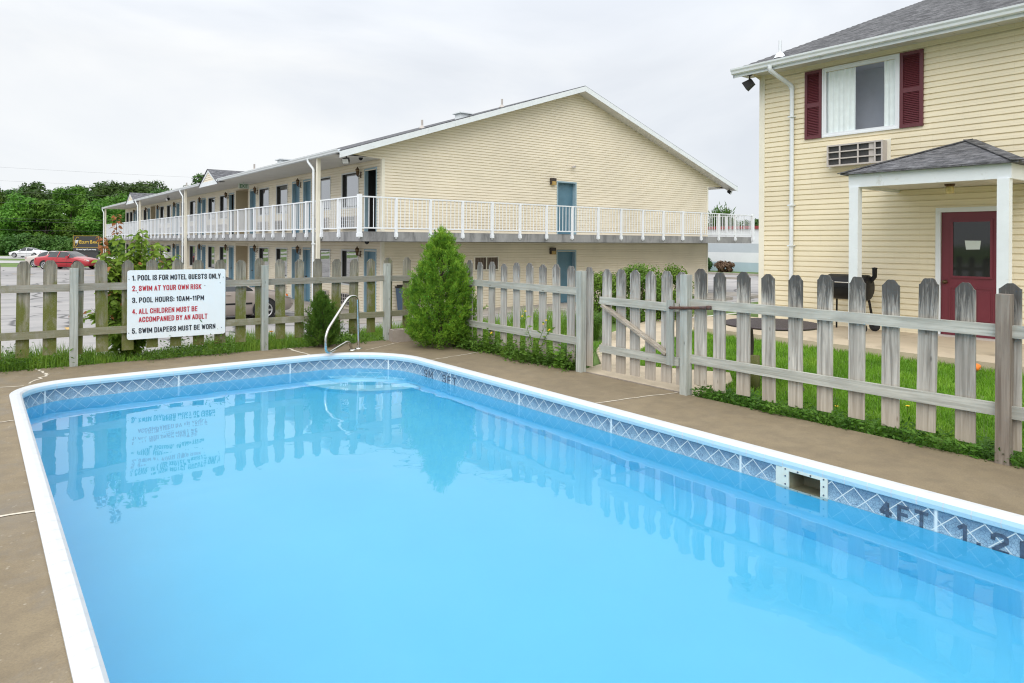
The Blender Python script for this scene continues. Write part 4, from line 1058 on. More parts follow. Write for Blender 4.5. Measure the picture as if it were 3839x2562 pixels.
# window with curtains
mb = MB(); frame(mb, PH, 5.33, 6.73, 3.63, 4.947, .03, .0, .045); frame(mb, PH, 5.36, 6.70, 3.66, 4.917, .045, -.02, .03); w = part('window', mb, MT['white_clean'], house)
mb = MB(); mb.poly([PH(5.40, 3.70, .006), PH(6.66, 3.70, .006), PH(6.66, 4.88, .006), PH(5.40, 4.88, .006)]); part('pane', mb, MT['glass_clear'], w, fixn=False)
mb = MB()
def drape(a, b_, dep):
    nn = int((b_-a)/.012); v = []
    for k in range(nn+1):
        s = a+(b_-a)*k/nn; d_ = dep+.014*math.sin(s*62)+.008*math.sin(s*23+1); v += [PH(s, 3.68, d_), PH(s+.006*math.sin(s*40), 4.3, d_*.98), PH(s, 4.9, d_)]
    mb.add(v, [f for k in range(nn) for f in ((3*k, 3*k+1, 3*k+4, 3*k+3), (3*k+1, 3*k+2, 3*k+5, 3*k+4))], True)
drape(6.12, 6.67, -.022); drape(5.39, 5.62, -.022); part('curtain', mb, MT['curtain'], w)
mb = MB(); reveal(mb, PH, 5.37, 6.69, 3.67, 4.91, -.02, -.55); boxP(mb, PH, 5.37, 6.69, 3.67, 4.91, -.58, -.55); part('room_interior', mb, simple('room with painted sky reflection', (.46, .49, .56), .9, .1, 2), w)  # room walls lightened blue grey: the pane's sky reflection put into their colour
def shutter(s0, s1):
    mb = MB(); z0, z1 = 3.632, 4.945; frame(mb, PH, s0, s1, z0, z1, .055, .0, .05); boxP(mb, PH, s0+.055, s1-.055, (z0+z1)/2-.05, (z0+z1)/2+.03, .0, .048); boxP(mb, PH, s0+.055, s1-.055, z0+.055, z1-.055, .0, .021)
    for za, zb in ((z0+.055, (z0+z1)/2-.05), ((z0+z1)/2+.03, z1-.055)):
        q = za+.004
        while q < zb-.01:
            mb.add([PH(s0+.055, q, .043), PH(s1-.055, q, .043), PH(s1-.055, q+.03, .024), PH(s0+.055, q+.03, .024), PH(s0+.055, q, .023), PH(s1-.055, q, .023)], [(0, 1, 2, 3), (4, 5, 1, 0)]); q += .031
    part('shutter', mb, MT['shutter_red'], house)
shutter(6.735, 7.075); shutter(4.95, 5.325)
mb = MB(); boxP(mb, PH, 5.48, 6.6, 3.02, 3.47, .0, .022); part('sleeve_trim', mb, MT['cream_trim'], house)
def ptac_big(par, P, s0, s1, z0, z1, out):
    mb = MB(); frame(mb, P, s0, s1, z0, z1, .028, .0, out); a = part('air_conditioner', mb, MT['ac_metal'], par)
    mb = MB(); boxP(mb, P, s0+.028, s1-.028, z0+.028, z1-.028, .0, out-.04); part('coil', mb, MT['ac_dark'], a)
    mb = MB()
    for f in (.135, .43, .76): boxP(mb, P, s0+(s1-s0)*f-.013, s0+(s1-s0)*f+.013, z0+.028, z1-.028, out-.025, out-.003)
    for f in (.35, .66): boxP(mb, P, s0+.028, s1-.028, z0+(z1-z0)*f-.011, z0+(z1-z0)*f+.011, out-.024, out-.002)
    boxP(mb, P, s0+(s1-s0)*.16, s0+(s1-s0)*.25, z0+.03, z1-.03, out-.038, out-.03)
    part('grille', mb, MT['ac_metal'], a)
ptac_big(house, PH, 5.54, 6.55, 3.045, 3.445, .2)
# red door
mb = MB(); frame(mb, PH, 3.70, 4.75, HB, 2.215, .075, .0, .03, False); df = MB()
d0 = MB(); boxP(d0, PH, 3.775, 4.675, HB+.03, 2.14, -.055, -.012); dr = part('door', d0, MT['door_red'], house)
part('door_frame', mb, MT['white'], dr)
mb = MB(); frame(mb, PH, 3.93, 4.53, 1.05, 2.01, .035, -.012, .008)
for s0, s1 in ((3.90, 4.19), (4.26, 4.55)): frame(mb, PH, s0, s1, .30, .90, .022, -.012, -.002); boxP(mb, PH, s0+.06, s1-.06, .36, .84, -.012, -.003)
part('moulding', mb, MT['door_red'], dr)
mb = MB(); boxP(mb, PH, 3.965, 4.495, 1.085, 1.975, -.012, -.006); part('door_glass', mb, glassy('smoky door glass', (.012, .014, .014), 1.5, .05), dr)
mb = MB(); mb.prism([(4.095, 1.665), (4.325, 1.668), (4.305, 1.52), (4.11, 1.525)], lambda a, b_, d: PH(a, b_, d), -.004, -.002); part('paper_notice', mb, simple('white paper', (.62, .68, .66), .8, .03, 4), dr)
mb = MB(); mb.lathe([(0, 0), (.034, 0), (.034, .008), (.014, .012), (.014, .035), (.03, .045), (.032, .06), (.02, .072), (0, .075)], (0, 0, 0), 14, lambda p: PH(4.61+p[0], .978+p[1], -.012+p[2])); part('handle', mb, MT['lamp_dark'], dr)
mb = MB(); boxP(mb, PH, 3.7, 4.75, HB-.0, HB+.028, -.05, .07); part('threshold', mb, MT['ac_metal'], dr)
# roof, soffit, gutter
HXE = 12.28; HYE = 8.36
def hz(x): return 5.165+.374*(min(x, 43.8-x)-HXE)
mb = MB(); xr = 21.9
# slightly uneven shingle courses seen at the verge
nv = 70
vs_ = []
for k in range(nv+1):
    x = HXE-.03+(xr-HXE+.03)*k/nv; vs_ += [(x, HYE+(.012 if k % 2 else -.012), hz(x)+(.010 if k % 2 else 0)), (x, HL, hz(x)+(.010 if k % 2 else 0))]
mb.add(vs_, [(2*k, 2*k+1, 2*k+3, 2*k+2) for k in range(nv)])
mb.add([(xr, HYE, hz(xr)), (xr, HL, hz(xr)), (31.5, HL, 5.16), (31.5, HYE, 5.16)], [(0, 1, 2, 3)])
part('roof', mb, MT['shingle_dark'], house)
mb = MB(); mb.add([(HXE, HYE, 5.13), (HXE, HYE, 4.99), (xr, HYE, hz(xr)-.17), (xr, HYE, hz(xr)-.03), (HXE, HYE-.025, 5.13), (HXE, HYE-.025, 4.99), (xr, HYE-.025, hz(xr)-.17), (xr, HYE-.025, hz(xr)-.03)], [(0, 1, 2, 3), (4, 5, 6, 7), (0, 3, 7, 4), (1, 2, 6, 5)])
mb.box((HXE-.0, HL, 5.0), (HXE+.02, HYE-.026, 5.15)); part('fascia', mb, MT['white'], house)
mb = MB(); q = HYE-.03
while q > HL:
    e_ = q-.3; mb.add([(HXE+.02, q, HS), (HXE+.02, e_+.014, HS), (HX, e_+.014, HS), (HX, q, HS), (HXE+.02, e_+.007, HS+.012), (HX, e_+.007, HS+.012), (HXE+.02, e_, HS), (HX, e_, HS)], [(0, 1, 2, 3), (1, 4, 5, 2), (4, 6, 7, 5)]); q = e_
mb.add([(HX, HY, HS), (HX, HYE, HS), (14, HYE, HS+.4), (14, HY, HS+.4)], [(0, 1, 2, 3)])
part('soffit', mb, MT['soffit'], house)
mb = MB(); mb.prism(gutter_prof(HXE, 5.165, -1), lambda p, q, d: (p, d, q), HL, HYE); part('gutter', mb, MT['white'], house)
mb = MB(); mb.tube(bezier_path([(HXE-.05, 7.50, 5.08), (HXE-.05, 7.50, 4.98), (HX-.06, 7.33, 4.72), (HX-.06, 7.33, .35), (HX-.06, 7.33, .12)], .09, 4), .052, 4)
for z in (4.1, 2.35, 1.55): mb.box((HX-.118, 7.272, z), (HX-.014, 7.388, z+.025))
part('downspout', mb, MT['white'], house)
mb = MB(); z = hz(12.9); mb.tube([(12.9, 7.69, z-.05), (12.9, 7.69, z+.33)], .032, 10); mb.lathe([(.13, -.03), (.1, .02), (.07, .07), (.034, .1)], (12.9, 7.69, z), 14); part('vent_pipe', mb, MT['white_clean'], house)
floodlight(house, (12.5, 8.12, HS), (-.35, .9, -.6))
# porch
P0, P1, PXF = 3.18, 5.38, 11.07
porch = None
mb = MB(); zb, zt2 = 2.505, 2.72
mb.box((PXF-.02, P0, zb), (PXF+.03, P1, zt2)); mb.box((PXF+.03, P1-.05, zb), (HX, P1, zt2)); mb.box((PXF+.03, P0, zb), (HX, P0+.05, zt2))
pr = part('porch', mb, MT['white'], house)
mb = MB(); q = P0+.05
while q < P1-.06:
    e_ = min(q+.1, P1-.05); mb.add([(PXF+.03, q, zb+.05), (PXF+.03, e_-.008, zb+.05), (HX, e_-.008, zb+.05), (HX, q, zb+.05), (PXF+.03, e_, zb+.06), (HX, e_, zb+.06)], [(0, 1, 2, 3), (1, 4, 5, 2)]); q = e_
part('ceiling', mb, MT['soffit'], pr)
ov = .1; zr2 = 2.735; ap = Vector((HX-.02, (P0+P1)/2-.02, 3.31))
A, B, C_, D_ = Vector((HX, P1+ov, zr2)), Vector((PXF-ov, P1+ov, zr2)), Vector((PXF-ov, P0-ov, zr2)), Vector((HX, P0-ov, zr2))
mb = MB(); dn = Vector((0, 0, -.025))
mb.add([A, B, ap], [(0, 1, 2)]); mb.add([B, C_, ap], [(0, 1, 2)]); mb.add([C_, D_, ap], [(0, 1, 2)])
mb.add([A, B, C_, D_, A+dn, B+dn, C_+dn, D_+dn], [(0, 1, 5, 4), (1, 2, 6, 5), (2, 3, 7, 6), (4, 5, 6, 7)])
part('porch_roof', mb, MT['shingle_grey'], pr)
mb = MB()
for E_ in (B, C_):
    nn = (ap-E_).normalized(); mb.bar(E_+Vector((0, 0, .004)), ap+Vector((0, 0, .004)), .17, .014)
part('ridge_cap', mb, MT['shingle_dark'], pr)
for y in (P1-.09, P0+.09):
    mb = MB(); mb.box((PXF-.045, y-.07, HB), (PXF+.095, y+.07, zb-.0)); part('porch_post', mb, MT['white'], pr)
mb = MB(); mb.lathe([(0, 0), (.075, 0), (.07, -.03), (.05, -.04), (0, -.042)], (12.1, 4.3, zb+.05), 14); pl = part('ceiling_light', mb, MT['lamp_dark'], pr)
mb = MB(); mb.lathe([(.052, -.04), (.06, -.06), (.055, -.15), (0, -.155)], (12.1, 4.3, zb+.05), 14); part('globe', mb, simple('jar glass with amber bulb', (.62, .52, .25), .2, .35, 14), pl)

# ------------------------------------------------------------------ paving round the house
mb = MB()
def slab(poly, z, zb=-.3): mb.prism(poly, lambda a, b_, d: (a, b_, d), zb, z)
slab([(5.95, 4.5), (7.0, 4.75), (7.45, 5.1), (6.9, 6.1), (8.0, 7.05), (10.4, 7.9), (12.8, 9.0), (12.9, 9.95), (11.4, 9.7), (9.0, 8.65), (7.4, 7.4), (6.6, 6.5), (5.95, 6.28)], -.012)
struct('path', mb, MT['walk'])
mb = MB(); slab([(10.4, -6), (HX+.02, -6), (HX+.02, 9.0), (10.4, 7.9)], HB+.0); struct('patio', mb, MT['walk'])
mb = MB(); mb.bar((5.97, 6.14, -.012), (5.97, 4.66, -.012), .04, .03); part('sill', mb, MT['post_brown'], gt)
mb = MB()
mb.poly([(11.2, 9.28, -.008), (14.2, 9.3, -.008), (14.2, 9.4, -.008), (11.2, 9.38, -.008)])
struct('path_line', mb, MT['line_white'])
# parking lot, roads, verge
mb = MB()
mb.poly([(-70, 12.75, LOTZ), (70, 12.75, LOTZ), (70, 26, LOTZ), cp(40, 62, LOTZ), cp(-140, 62, LOTZ)])
struct('parking_lot', mb, MT['lot'])
mb = MB(); mb.poly([cp(-260, 75, -.928), cp(120, 75, -.928), cp(120, 84, -.928), cp(-260, 84, -.928)]); struct('side_road', mb, MT['road'])
mb = MB(); mb.poly([cp(-260, 93, -.928), cp(160, 93, -.928), cp(160, 106, -.928), cp(-260, 106, -.928)]); struct('road', mb, MT['road'])
mb = MB()
for k in range(7): mb.poly([(-10+3.0*k, 22, LOTZ+.004), (-10+3.0*k+.1, 22, LOTZ+.004), (-10+3.0*k+.1, 22.9, LOTZ+.004), (-10+3.0*k, 22.9, LOTZ+.004)])
for u, t in ((-31.2, 49), (-36, 49.5), (-40.5, 50)): a = cp(u, t, LOTZ+.004); mb.poly([a, a+Vector((.15, 0, 0)), a+Vector((1.2, -2.6, 0)), a+Vector((1.05, -2.6, 0))])
struct('parking_lines', mb, MT['line_yellow'])
mb = MB()
for x in (12.2, 15.2, 22, 25, 27.6, 30.5): mb.box((x-.9, 17.6, LOTZ), (x+.9, 17.75, LOTZ+.13))
for k in range(5): mb.box((41, 21+3*k, LOTZ), (41.15, 22.8+3*k, LOTZ+.14))
mb.box((46.5, 8, LOTZ), (46.8, 60, LOTZ+.15)); struct('kerbs', mb, MT['kerb'])
mb = MB(); mb.box((46.8, 8, LOTZ), (50, 60, LOTZ+.12)); struct('grass_verge', mb, MT['ground'])
# hills beyond
mb = MB(); nu, ntt = 40, 10; v = []
for j in range(ntt+1):
    for i in range(nu+1):
        u = -300+600*i/nu; t = 138+200*j/ntt
        hh = 7.5*min(1, max(0, (-25-u)/40))+1.2*math.sin(u*.05)+1.0; k = min(1, j/2.5)
        v.append(cp(u, t, -.96+(hh*k if j < ntt else hh*k)))
mb.add(v, [(j*(nu+1)+i, j*(nu+1)+i+1, (j+1)*(nu+1)+i+1, (j+1)*(nu+1)+i) for j in range(ntt) for i in range(nu)], True)
struct('hills', mb, MT['ground'])

# ------------------------------------------------------------------ store across the lot
st = thing('store_building', 'low white store with pale blue bands and a red roof edge', 'building', (60, 38, LOTZ))
mb = MB(); mb.box((50, 18, 1.6), (72, 62, 2.8)); mb.box((50, 18, .04), (72, 62, .86)); part('wall', mb, MT['store_white'], st)
mb = MB(); mb.box((50.0, 18, .86), (72, 62, 1.6)); part('grey_band', mb, MT['store_grey'], st)
mb = MB(); mb.box((50.0, 18, -.9), (72, 62, .04)); part('blue_band', mb, MT['store_blue'], st)
mb = MB(); mb.box((49.85, 17.85, 2.8), (72.1, 62.1, 3.04)); part('roof_edge', mb, MT['store_red'], st)

# ------------------------------------------------------------------ cars
def sedan(label, pm, loc, heading, scale=1.0, colname='car'):
    t = thing('parked_car', label, 'car', (0, 0, 0)); WL[t.name] = Vector((0, 0, 0))
    X = [-2.42, -2.36, -2.2, -1.75, -1.5, -1.1, -.75, -.2, .3, .72, 1.1, 1.6, 2.0, 2.28, 2.42]
    top = [.72, .90, .985, 1.02, 1.06, 1.215, 1.345, 1.425, 1.405, 1.22, 1.0, .93, .85, .74, .58]
    belt = [.66, .83, .90, .925, .94, .95, .95, .94, .93, .925, .915, .86, .78, .67, .54]
    bw = [.66, .76, .82, .865, .88, .89, .895, .895, .895, .89, .875, .855, .82, .75, .62]
    rw = [.50, .60, .66, .70, .69, .62, .59, .60, .60, .63, .70, .68, .64, .56, .44]
    sill = [.42, .32, .26, .21, .19, .18, .18, .18, .18, .18, .19, .21, .24, .28, .36]
    def sec(i):
        h = []
        pts = [(0, top[i]+.015), (rw[i]*.6, top[i]+.008), (rw[i], top[i]-.03), (bw[i]*.975, belt[i]), (bw[i], belt[i]-.1), (bw[i]*1.01, (belt[i]+sill[i])/2), (bw[i]*.97, sill[i]+.06), (bw[i]*.88, sill[i]), (0, sill[i])]
        if i in (0, len(X)-1): pts[2] = (rw[i], top[i]-.02)
        return pts
    secs = [sec(i) for i in range(len(X))]
    body, wsg, rg = MB(), MB(), MB(); sgs = {1: MB(), -1: MB()}
    npnt = 9
    for i in range(len(X)-1):
        for s in (1, -1):
            for j in range(npnt-1):
                a, b_, c, d = secs[i][j], secs[i][j+1], secs[i+1][j+1], secs[i+1][j]
                vs_ = [(X[i], s*a[0], a[1]), (X[i], s*b_[0], b_[1]), (X[i+1], s*c[0], c[1]), (X[i+1], s*d[0], d[1])]
                tgt = body
                if j == 2 and 5 <= i <= 9: tgt = sgs[s]
                if j in (0, 1) and 8 <= i <= 9: tgt = wsg
                if j in (0, 1) and 4 <= i <= 5: tgt = rg
                tgt.add(vs_, [(0, 1, 2, 3)], True)
    for i in (0, len(X)-1):
        body.add([(X[i], s*p[0], p[1]) for s, pp in ((1, secs[i]), (-1, secs[i][::-1])) for p in pp], [tuple(range(18))])
    for x in (-.18, .74):       # pillars between the side windows
        for s in (1, -1):
            body.bar((x-.05, s*.895, .94), (x-.02 if x < 0 else x-.12, s*.615, 1.40 if x < 0 else 1.22), .07, .02, (0, s, .6))
    for s in (1, -1): body.box((.62, s*.9, .93), (.82, s*1.06, 1.06))
    bo = body.mesh('body', pm)
    bm = bmesh.new(); bm.from_mesh(bo); bmesh.ops.remove_doubles(bm, verts=bm.verts, dist=.002); bmesh.ops.recalc_face_normals(bm, faces=bm.faces); bm.to_mesh(bo); bm.free()
    put('body', bo, t, (0, 0, 0))
    [part('side_window', sgs[s], MT['car_glass'], t) for s in (1, -1)]; part('windshield', wsg, MT['car_glass'], t); part('rear_window', rg, MT['car_glass'], t)
    for x in (-1.38, 1.45):
        for s in (1, -1):
            def T(p, x=x, s=s): return (x+p[0], s*(.90-.19)+s*p[2], .325+p[1])
            mb = MB(); mb.lathe([(.2, 0), (.30, 0), (.325, .03), (.325, .17), (.30, .2), (.215, .205)], (0, 0, 0), 22, T); w = part('wheel', mb, MT['tyre'], t)
            mb = MB(); mb.lathe([(.215, .205), (.2, .16), (.0, .15)], (0, 0, 0), 22, T)
            rm = part('rim', mb, MT['black_metal'], w)
            mb = MB()
            mb.lathe([(.225, .2), (.22, .212), (.195, .208), (.19, .19)], (0, 0, 0), 22, T); mb.lathe([(.06, .17), (.055, .205), (0, .21)], (0, 0, 0), 12, T)
            for k in range(6):
                a = 2*math.pi*k/6; p, q = (math.cos(a)*.04, math.sin(a)*.04), (math.cos(a)*.2, math.sin(a)*.2); nn = (-math.sin(a)*.028, math.cos(a)*.028)
                mb.add([T((p[0]+nn[0], p[1]+nn[1], .2)), T((p[0]-nn[0], p[1]-nn[1], .2)), T((q[0]-nn[0], q[1]-nn[1], .2)), T((q[0]+nn[0], q[1]+nn[1], .2))], [(0, 1, 2, 3)])
            part('spokes', mb, MT['rim'], w)
            mb = MB(); mb.lathe([(.0, .185), (.37, .186), (.385, .195), (.37, .2), (.36, .19)], (0, 0, 0), 26, lambda p, x=x, s=s: (x+p[0], s*(.705)+s*p[2], .335+max(p[1], -.1))); part('wheel_arch', mb, MT['tyre'], t)
    for s in (1, -1):
        mb = MB(); mb.add([(2.06, s*.815, .72), (2.34, s*.68, .62), (2.33, s*.66, .74), (2.05, s*.80, .815), (2.1, s*.835, .735), (2.37, s*.70, .64), (2.36, s*.68, .735), (2.07, s*.82, .80)], [(4, 5, 6, 7), (0, 1, 5, 4), (2, 3, 7, 6), (0, 4, 7, 3), (1, 2, 6, 5)]); h_ = part('headlight', mb, MT['lamp_clear'], t)
        mb = MB(); mb.add([(2.11, s*.838, .745), (2.2, s*.795, .71), (2.19, s*.785, .775), (2.1, s*.825, .795)], [(0, 1, 2, 3)]); part('indicator', mb, MT['orange'], h_)
        mb = MB(); mb.add([(-2.2, s*.845, .74), (-2.41, s*.69, .7), (-2.4, s*.69, .84), (-2.18, s*.84, .88), (-2.2, s*.80, .74), (-2.18, s*.8, .88)], [(0, 1, 2, 3), (0, 3, 5, 4)]); part('tail_light', mb, MT['lamp_red'], t)
        mb = MB(); mb.tube([(.25, s*.915, .83), (.42, s*.915, .83)], .014, 6); mb.tube([(-.7, s*.91, .84), (-.53, s*.91, .84)], .014, 6); part('door_handles', mb, pm, t)
        mb = MB(); mb.bar((-1.05, s*.902, .56), (1.05, s*.902, .55), .012, .05); mb.bar((.62, s*.899, .92), (.6, s*.902, .3), .004, .006, (1, 0, 0)); mb.bar((-.3, s*.9015, .92), (-.32, s*.902, .3), .004, .006, (1, 0, 0)); part('side_moulding', mb, MT['black_metal'], t)
    t.location = loc; t.rotation_euler.z = heading; t.scale = (scale,)*3
    return t
PN_TAUPE = paint('taupe car paint', (.33, .28, .25)); PN_RED = paint('red car paint', (.42, .014, .025)); PN_SIL = paint('champagne car paint', (.55, .50, .45)); PN_WHITE = paint('white car paint', (.74, .75, .76))
cr = -PSI                     # heading along the view's right
sedan('taupe sedan parked nose to the motel behind the rules fence', PN_TAUPE, (5.65, 22.35, LOTZ), 0.0)
sedan('red sedan parked at the far edge of the lot beside a champagne one', PN_RED, cp(-37.7, 58.5, LOTZ), cr-.12, 1.06)
sedan('champagne sedan mostly hidden by the red car next to it', PN_SIL, cp(-41.0, 62, LOTZ), cr-.1, 1.03)
sedan('white car driving by on the road below the trees', PN_WHITE, cp(-69.5, 99, -.925), cr+math.pi, 1.0)

# ------------------------------------------------------------------ bank sign
bk = thing('bank_sign', 'black bank sign with gold ring emblem and gold lettering by the road', 'sign', cp(-49.7, 80, -.9))
o0 = cp(-51.0, 80); ax_ = Vector((cs, -sn, 0)); ay_ = Vector((sn, cs, 0))
def BP(a, b_, d): return tuple(o0+ax_*a+Vector((0, 0, b_))-ay_*d)
mb = MB(); boxP(mb, BP, 0, 2.95, .3, 2.12, -.3, 0); boxP(mb, BP, .15, 2.8, -.95, .3, -.25, -.05); part('panel', mb, MT['sign_black'], bk)
mb = MB(); frame(mb, BP, 0, 2.95, .72, 2.12, .032, .0, .03); part('border', mb, MT['gold'], bk)
mb = MB()
ring = [(.42+.20*math.cos(a)+.12*math.sin(a), 1.42+.54*math.sin(a)) for a in np.linspace(.9, .9+math.pi*1.75, 26)]
for k in range(25):
    w0 = .05+.05*math.sin(math.pi*k/25); mb.bar(BP(*ring[k], .04), BP(*ring[k+1], .04), .03, w0, -ay_.cross(Vector((0, 0, 1))) if False else (ay_.x, ay_.y, 0))
em = part('emblem', mb, MT['gold'], bk)
mb = MB()
for k, z in enumerate((1.55, 1.42, 1.29)): boxP(mb, BP, .2+.03*k, .62-.02*k, z-.035, z+.035, .01, .045)
part('emblem_bars', mb, MT['white_clean'], em)
put_text(text_mesh('E', MT['gold'], .38, .24, .02, .01), bk, BP(.74, 1.22, .015), ax_, (0, 0, 1)); put_text(text_mesh('QUITY', MT['gold'], .27, .9, .02, .01), bk, BP(1.0, 1.22, .015), ax_, (0, 0, 1))
put_text(text_mesh('B', MT['gold'], .38, .24, .02, .01), bk, BP(2.0, 1.22, .015), ax_, (0, 0, 1)); put_text(text_mesh('ANK', MT['gold'], .27, .58, .02, .01), bk, BP(2.27, 1.22, .015), ax_, (0, 0, 1))
put_text(text_mesh("We never forget it's your money.", MT['white_clean'], .15, 2.35, .02, .01), bk, BP(.35, .47, .015), ax_, (0, 0, 1))

# ------------------------------------------------------------------ vegetation builders
def crown_mesh(name, mat, r, h, n_cl, n_leaf, leaf, seed, flat=1.0, up=.35):
    g = np.random.default_rng(seed); V = []
    for k in range(n_cl):
        a = g.uniform(0, 2*math.pi); zz = g.uniform(-.9, 1)**1; rad = math.sqrt(max(.03, 1-zz*zz))*g.uniform(.55, 1.0)
        c = np.array([math.cos(a)*rad*r, math.sin(a)*rad*r, zz*h/2]); cr_ = g.uniform(.26, .46)*r
        d = unit(g.normal(size=(n_leaf, 3))); d[:, 2] = d[:, 2]+.18; d = unit(d)
        p = c+d*cr_*(g.uniform(.55, 1.05, size=(n_leaf, 1)))*np.array([1, 1, .92])
        nn = unit(d+g.normal(size=(n_leaf, 3))*.55+np.array([0, 0, up])); tg = unit(np.cross(nn, g.normal(size=(n_leaf, 3))))
        L = leaf*g.uniform(.6, 1.4, size=(n_leaf, 1)); S = np.cross(nn, tg)
        V.append(np.stack([p-tg*L/2, p+S*L*.36, p+tg*L/2, p-S*L*.36], 1))
    return quads(name, np.concatenate(V), mat)
def make_tree(name, label, mat, r, h, trunk, seed, group, n_cl=30, n_leaf=170, leaf=.45):
    t = thing(name, label, 'tree', (0, 0, 0), group); WL[t.name] = Vector((0, 0, 0))
    o = put('crown', crown_mesh('crown', mat, r, h, n_cl, n_leaf, leaf, seed), t, (0, 0, trunk+h*.48))
    mb = MB(); g = random.Random(seed); mb.tube([(0, 0, -.5), (.1, .05, trunk*.6), (.05, .1, trunk+h*.3), (.1, 0, trunk+h*.7)], [.28, .22, .14, .05], 8)
    for k in range(6):
        a = g.uniform(0, 6.28); z = trunk+h*g.uniform(.05, .4); mb.tube([(.05, .05, z), (math.cos(a)*r*.4, math.sin(a)*r*.4, z+h*.12), (math.cos(a)*r*.75, math.sin(a)*r*.75, z+h*.25)], [.1, .07, .03], 6)
    part('trunk', mb, MT['bark'], t)
    return t
# wood across the road: front trees
KN = [('round bright green tree in the front of the wood across the road', MT['tree_bright'], 3.9, 8.0, 1.2), ('tall bright green tree in the wood across the road', MT['tree_bright'], 3.4, 9.6, 1.4),
      ('spreading mid green tree at the foot of the wood', MT['tree_bright'], 4.4, 6.6, .8)]
protos = [make_tree('broadleaf_tree', l, m_, r, h, tr, 20+i, 'trees of the wood across the road', 34, 190, .42) for i, (l, m_, r, h, tr) in enumerate(KN)]
gg = random.Random(5)
first = [True]*3
def plant_tree(k, u, t, z, sc):
    loc = cp(u, t, z)
    if first[k]:
        protos[k].location = loc; protos[k].rotation_euler.z = gg.uniform(0, 6); protos[k].scale = sc; first[k] = False
    else: clone(protos[k], loc, gg.uniform(0, 6), None, sc)
u = -104
i = 0
while u < -48:
    for row, t0 in enumerate((124, 133)):
        s = gg.uniform(.82, 1.12)*(.92, 1.05)[row]; plant_tree((i+row) % 3, u+gg.uniform(-1, 1)+row*2.5, t0+gg.uniform(-2, 2), -1.2+row*.8, (s*1.02, s*1.02, s*gg.uniform(.85, 1.1)))
    u += 5.2; i += 1
dk = make_tree('ridge_tree', 'dark green tree on the skyline ridge behind the wood', MT['tree_dark'], 4.2, 8.6, 1.5, 77, 'trees on the skyline ridge', 30, 150, .5)
dk2 = make_tree('ridge_tree', 'dark tree with an open crown on the skyline ridge', MT['tree_dark'], 3.6, 8.2, 2.6, 78, 'trees on the skyline ridge', 17, 120, .5)
for q_ in (0,):
    u = -132; i = 0; used = [False, False]
    while u < -52:
        for row, t0 in enumerate((152, 163)):
            k = 1 if (i*2+row) % 4 == 3 else 0; p = (dk, dk2)[k]; s = gg.uniform(.85, 1.15); loc = cp(u+gg.uniform(-1.5, 1.5), t0+gg.uniform(-3, 3), 0.6+row*1.6+gg.uniform(-.5, .5))
            loc.z += .6 if u < -92 else 2.3
            if not used[k]: p.location = loc; p.scale = (s, s, s); used[k] = True
            else: clone(p, loc, gg.uniform(0, 6), None, (s*1.05, s*1.05, s))
        u += 5.6; i += 1
u = 40
while u < 92:
    hz_t = clone(dk, cp(u+gg.uniform(-1, 1), 172+gg.uniform(-4, 4), -2.2+gg.uniform(-.6, .4)), gg.uniform(0, 6), 'low dark tree on the horizon behind the white store', (1, 1, .95)); hz_t['group'] = 'low trees on the horizon behind the store'; u += 5
# understory
bu = thing('roadside_bush', 'leafy bush at the foot of the wood by the road', 'bush', (0, 0, 0), 'bushes at the foot of the wood')
put('foliage', crown_mesh('foliage', MT['tree_dark'], 2.6, 3.6, 18, 150, .34, 61), bu, (0, 0, 1.0))
u = -100; fst = True
while u < -50:
    loc = cp(u+gg.uniform(-1, 1), 114+gg.uniform(-1.5, 2), -1.0); s = gg.uniform(.8, 1.25)
    if fst: bu.location = loc; fst = False
    else: clone(bu, loc, gg.uniform(0, 6), None, (s, s, s*.95))
    u += 3.6
# spiky tree and shrubs by the store
t = thing('spiky_tree', 'small spiky topped tree rising behind the white store', 'tree', cp(24.0, 79, -.9))
g = np.random.default_rng(4); nq = 900
d = unit(g.normal(size=(nq, 3))+np.array([0, 0, .9])); pts = g.normal(size=(nq, 3))*np.array([.55, .55, .5])+np.array([0, 0, 5.2])
put('crown', quads('crown', leafquads(pts, d, g.uniform(.5, .9, nq), .12), MT['tree_dark']), t)
mb = MB(); mb.tube([(0, 0, 0), (.1, 0, 3), (0, 0, 5.4)], [.14, .1, .05], 7); o_ = mb.mesh('trunk', MT['bark']); put('trunk', o_, t)
def shrub(name, label, mat, loc, r, h, seed, leaf=.05, n_cl=26, n_leaf=130, group=None):
    t = thing(name, label, 'shrub', loc, group); put('foliage', crown_mesh('foliage', mat, r, h, n_cl, n_leaf, leaf, seed, up=.2), t, Vector(loc)+Vector((0, 0, h*.46)))
    mb = MB(); g = random.Random(seed)
    for k in range(5):
        a = g.uniform(0, 6.28); p = Vector(loc); mb.tube([p+Vector((0, 0, -.05)), p+Vector((math.cos(a)*r*.3, math.sin(a)*r*.3, h*.4)), p+Vector((math.cos(a)*r*.6, math.sin(a)*r*.6, h*.75))], [.02, .014, .006], 5)
    part('stems', mb, MT['bark'], t); return t
shrub('round_shrub', 'round dark green shrub by the store, left of the brown one', MT['hedge_dark'], (48.3, 35.9, -.75), .95, 1.15, 31, .13)
shrub('round_shrub', 'low brownish shrub against the blue band of the store', MT['shrub_brown'], (48.3, 33.6, -.75), .7, .85, 32, .13)
shrub('round_shrub', 'dark shrub half hidden behind the motel corner', MT['hedge_dark'], (48.3, 37.9, -.75), .8, 1.1, 33, .13)
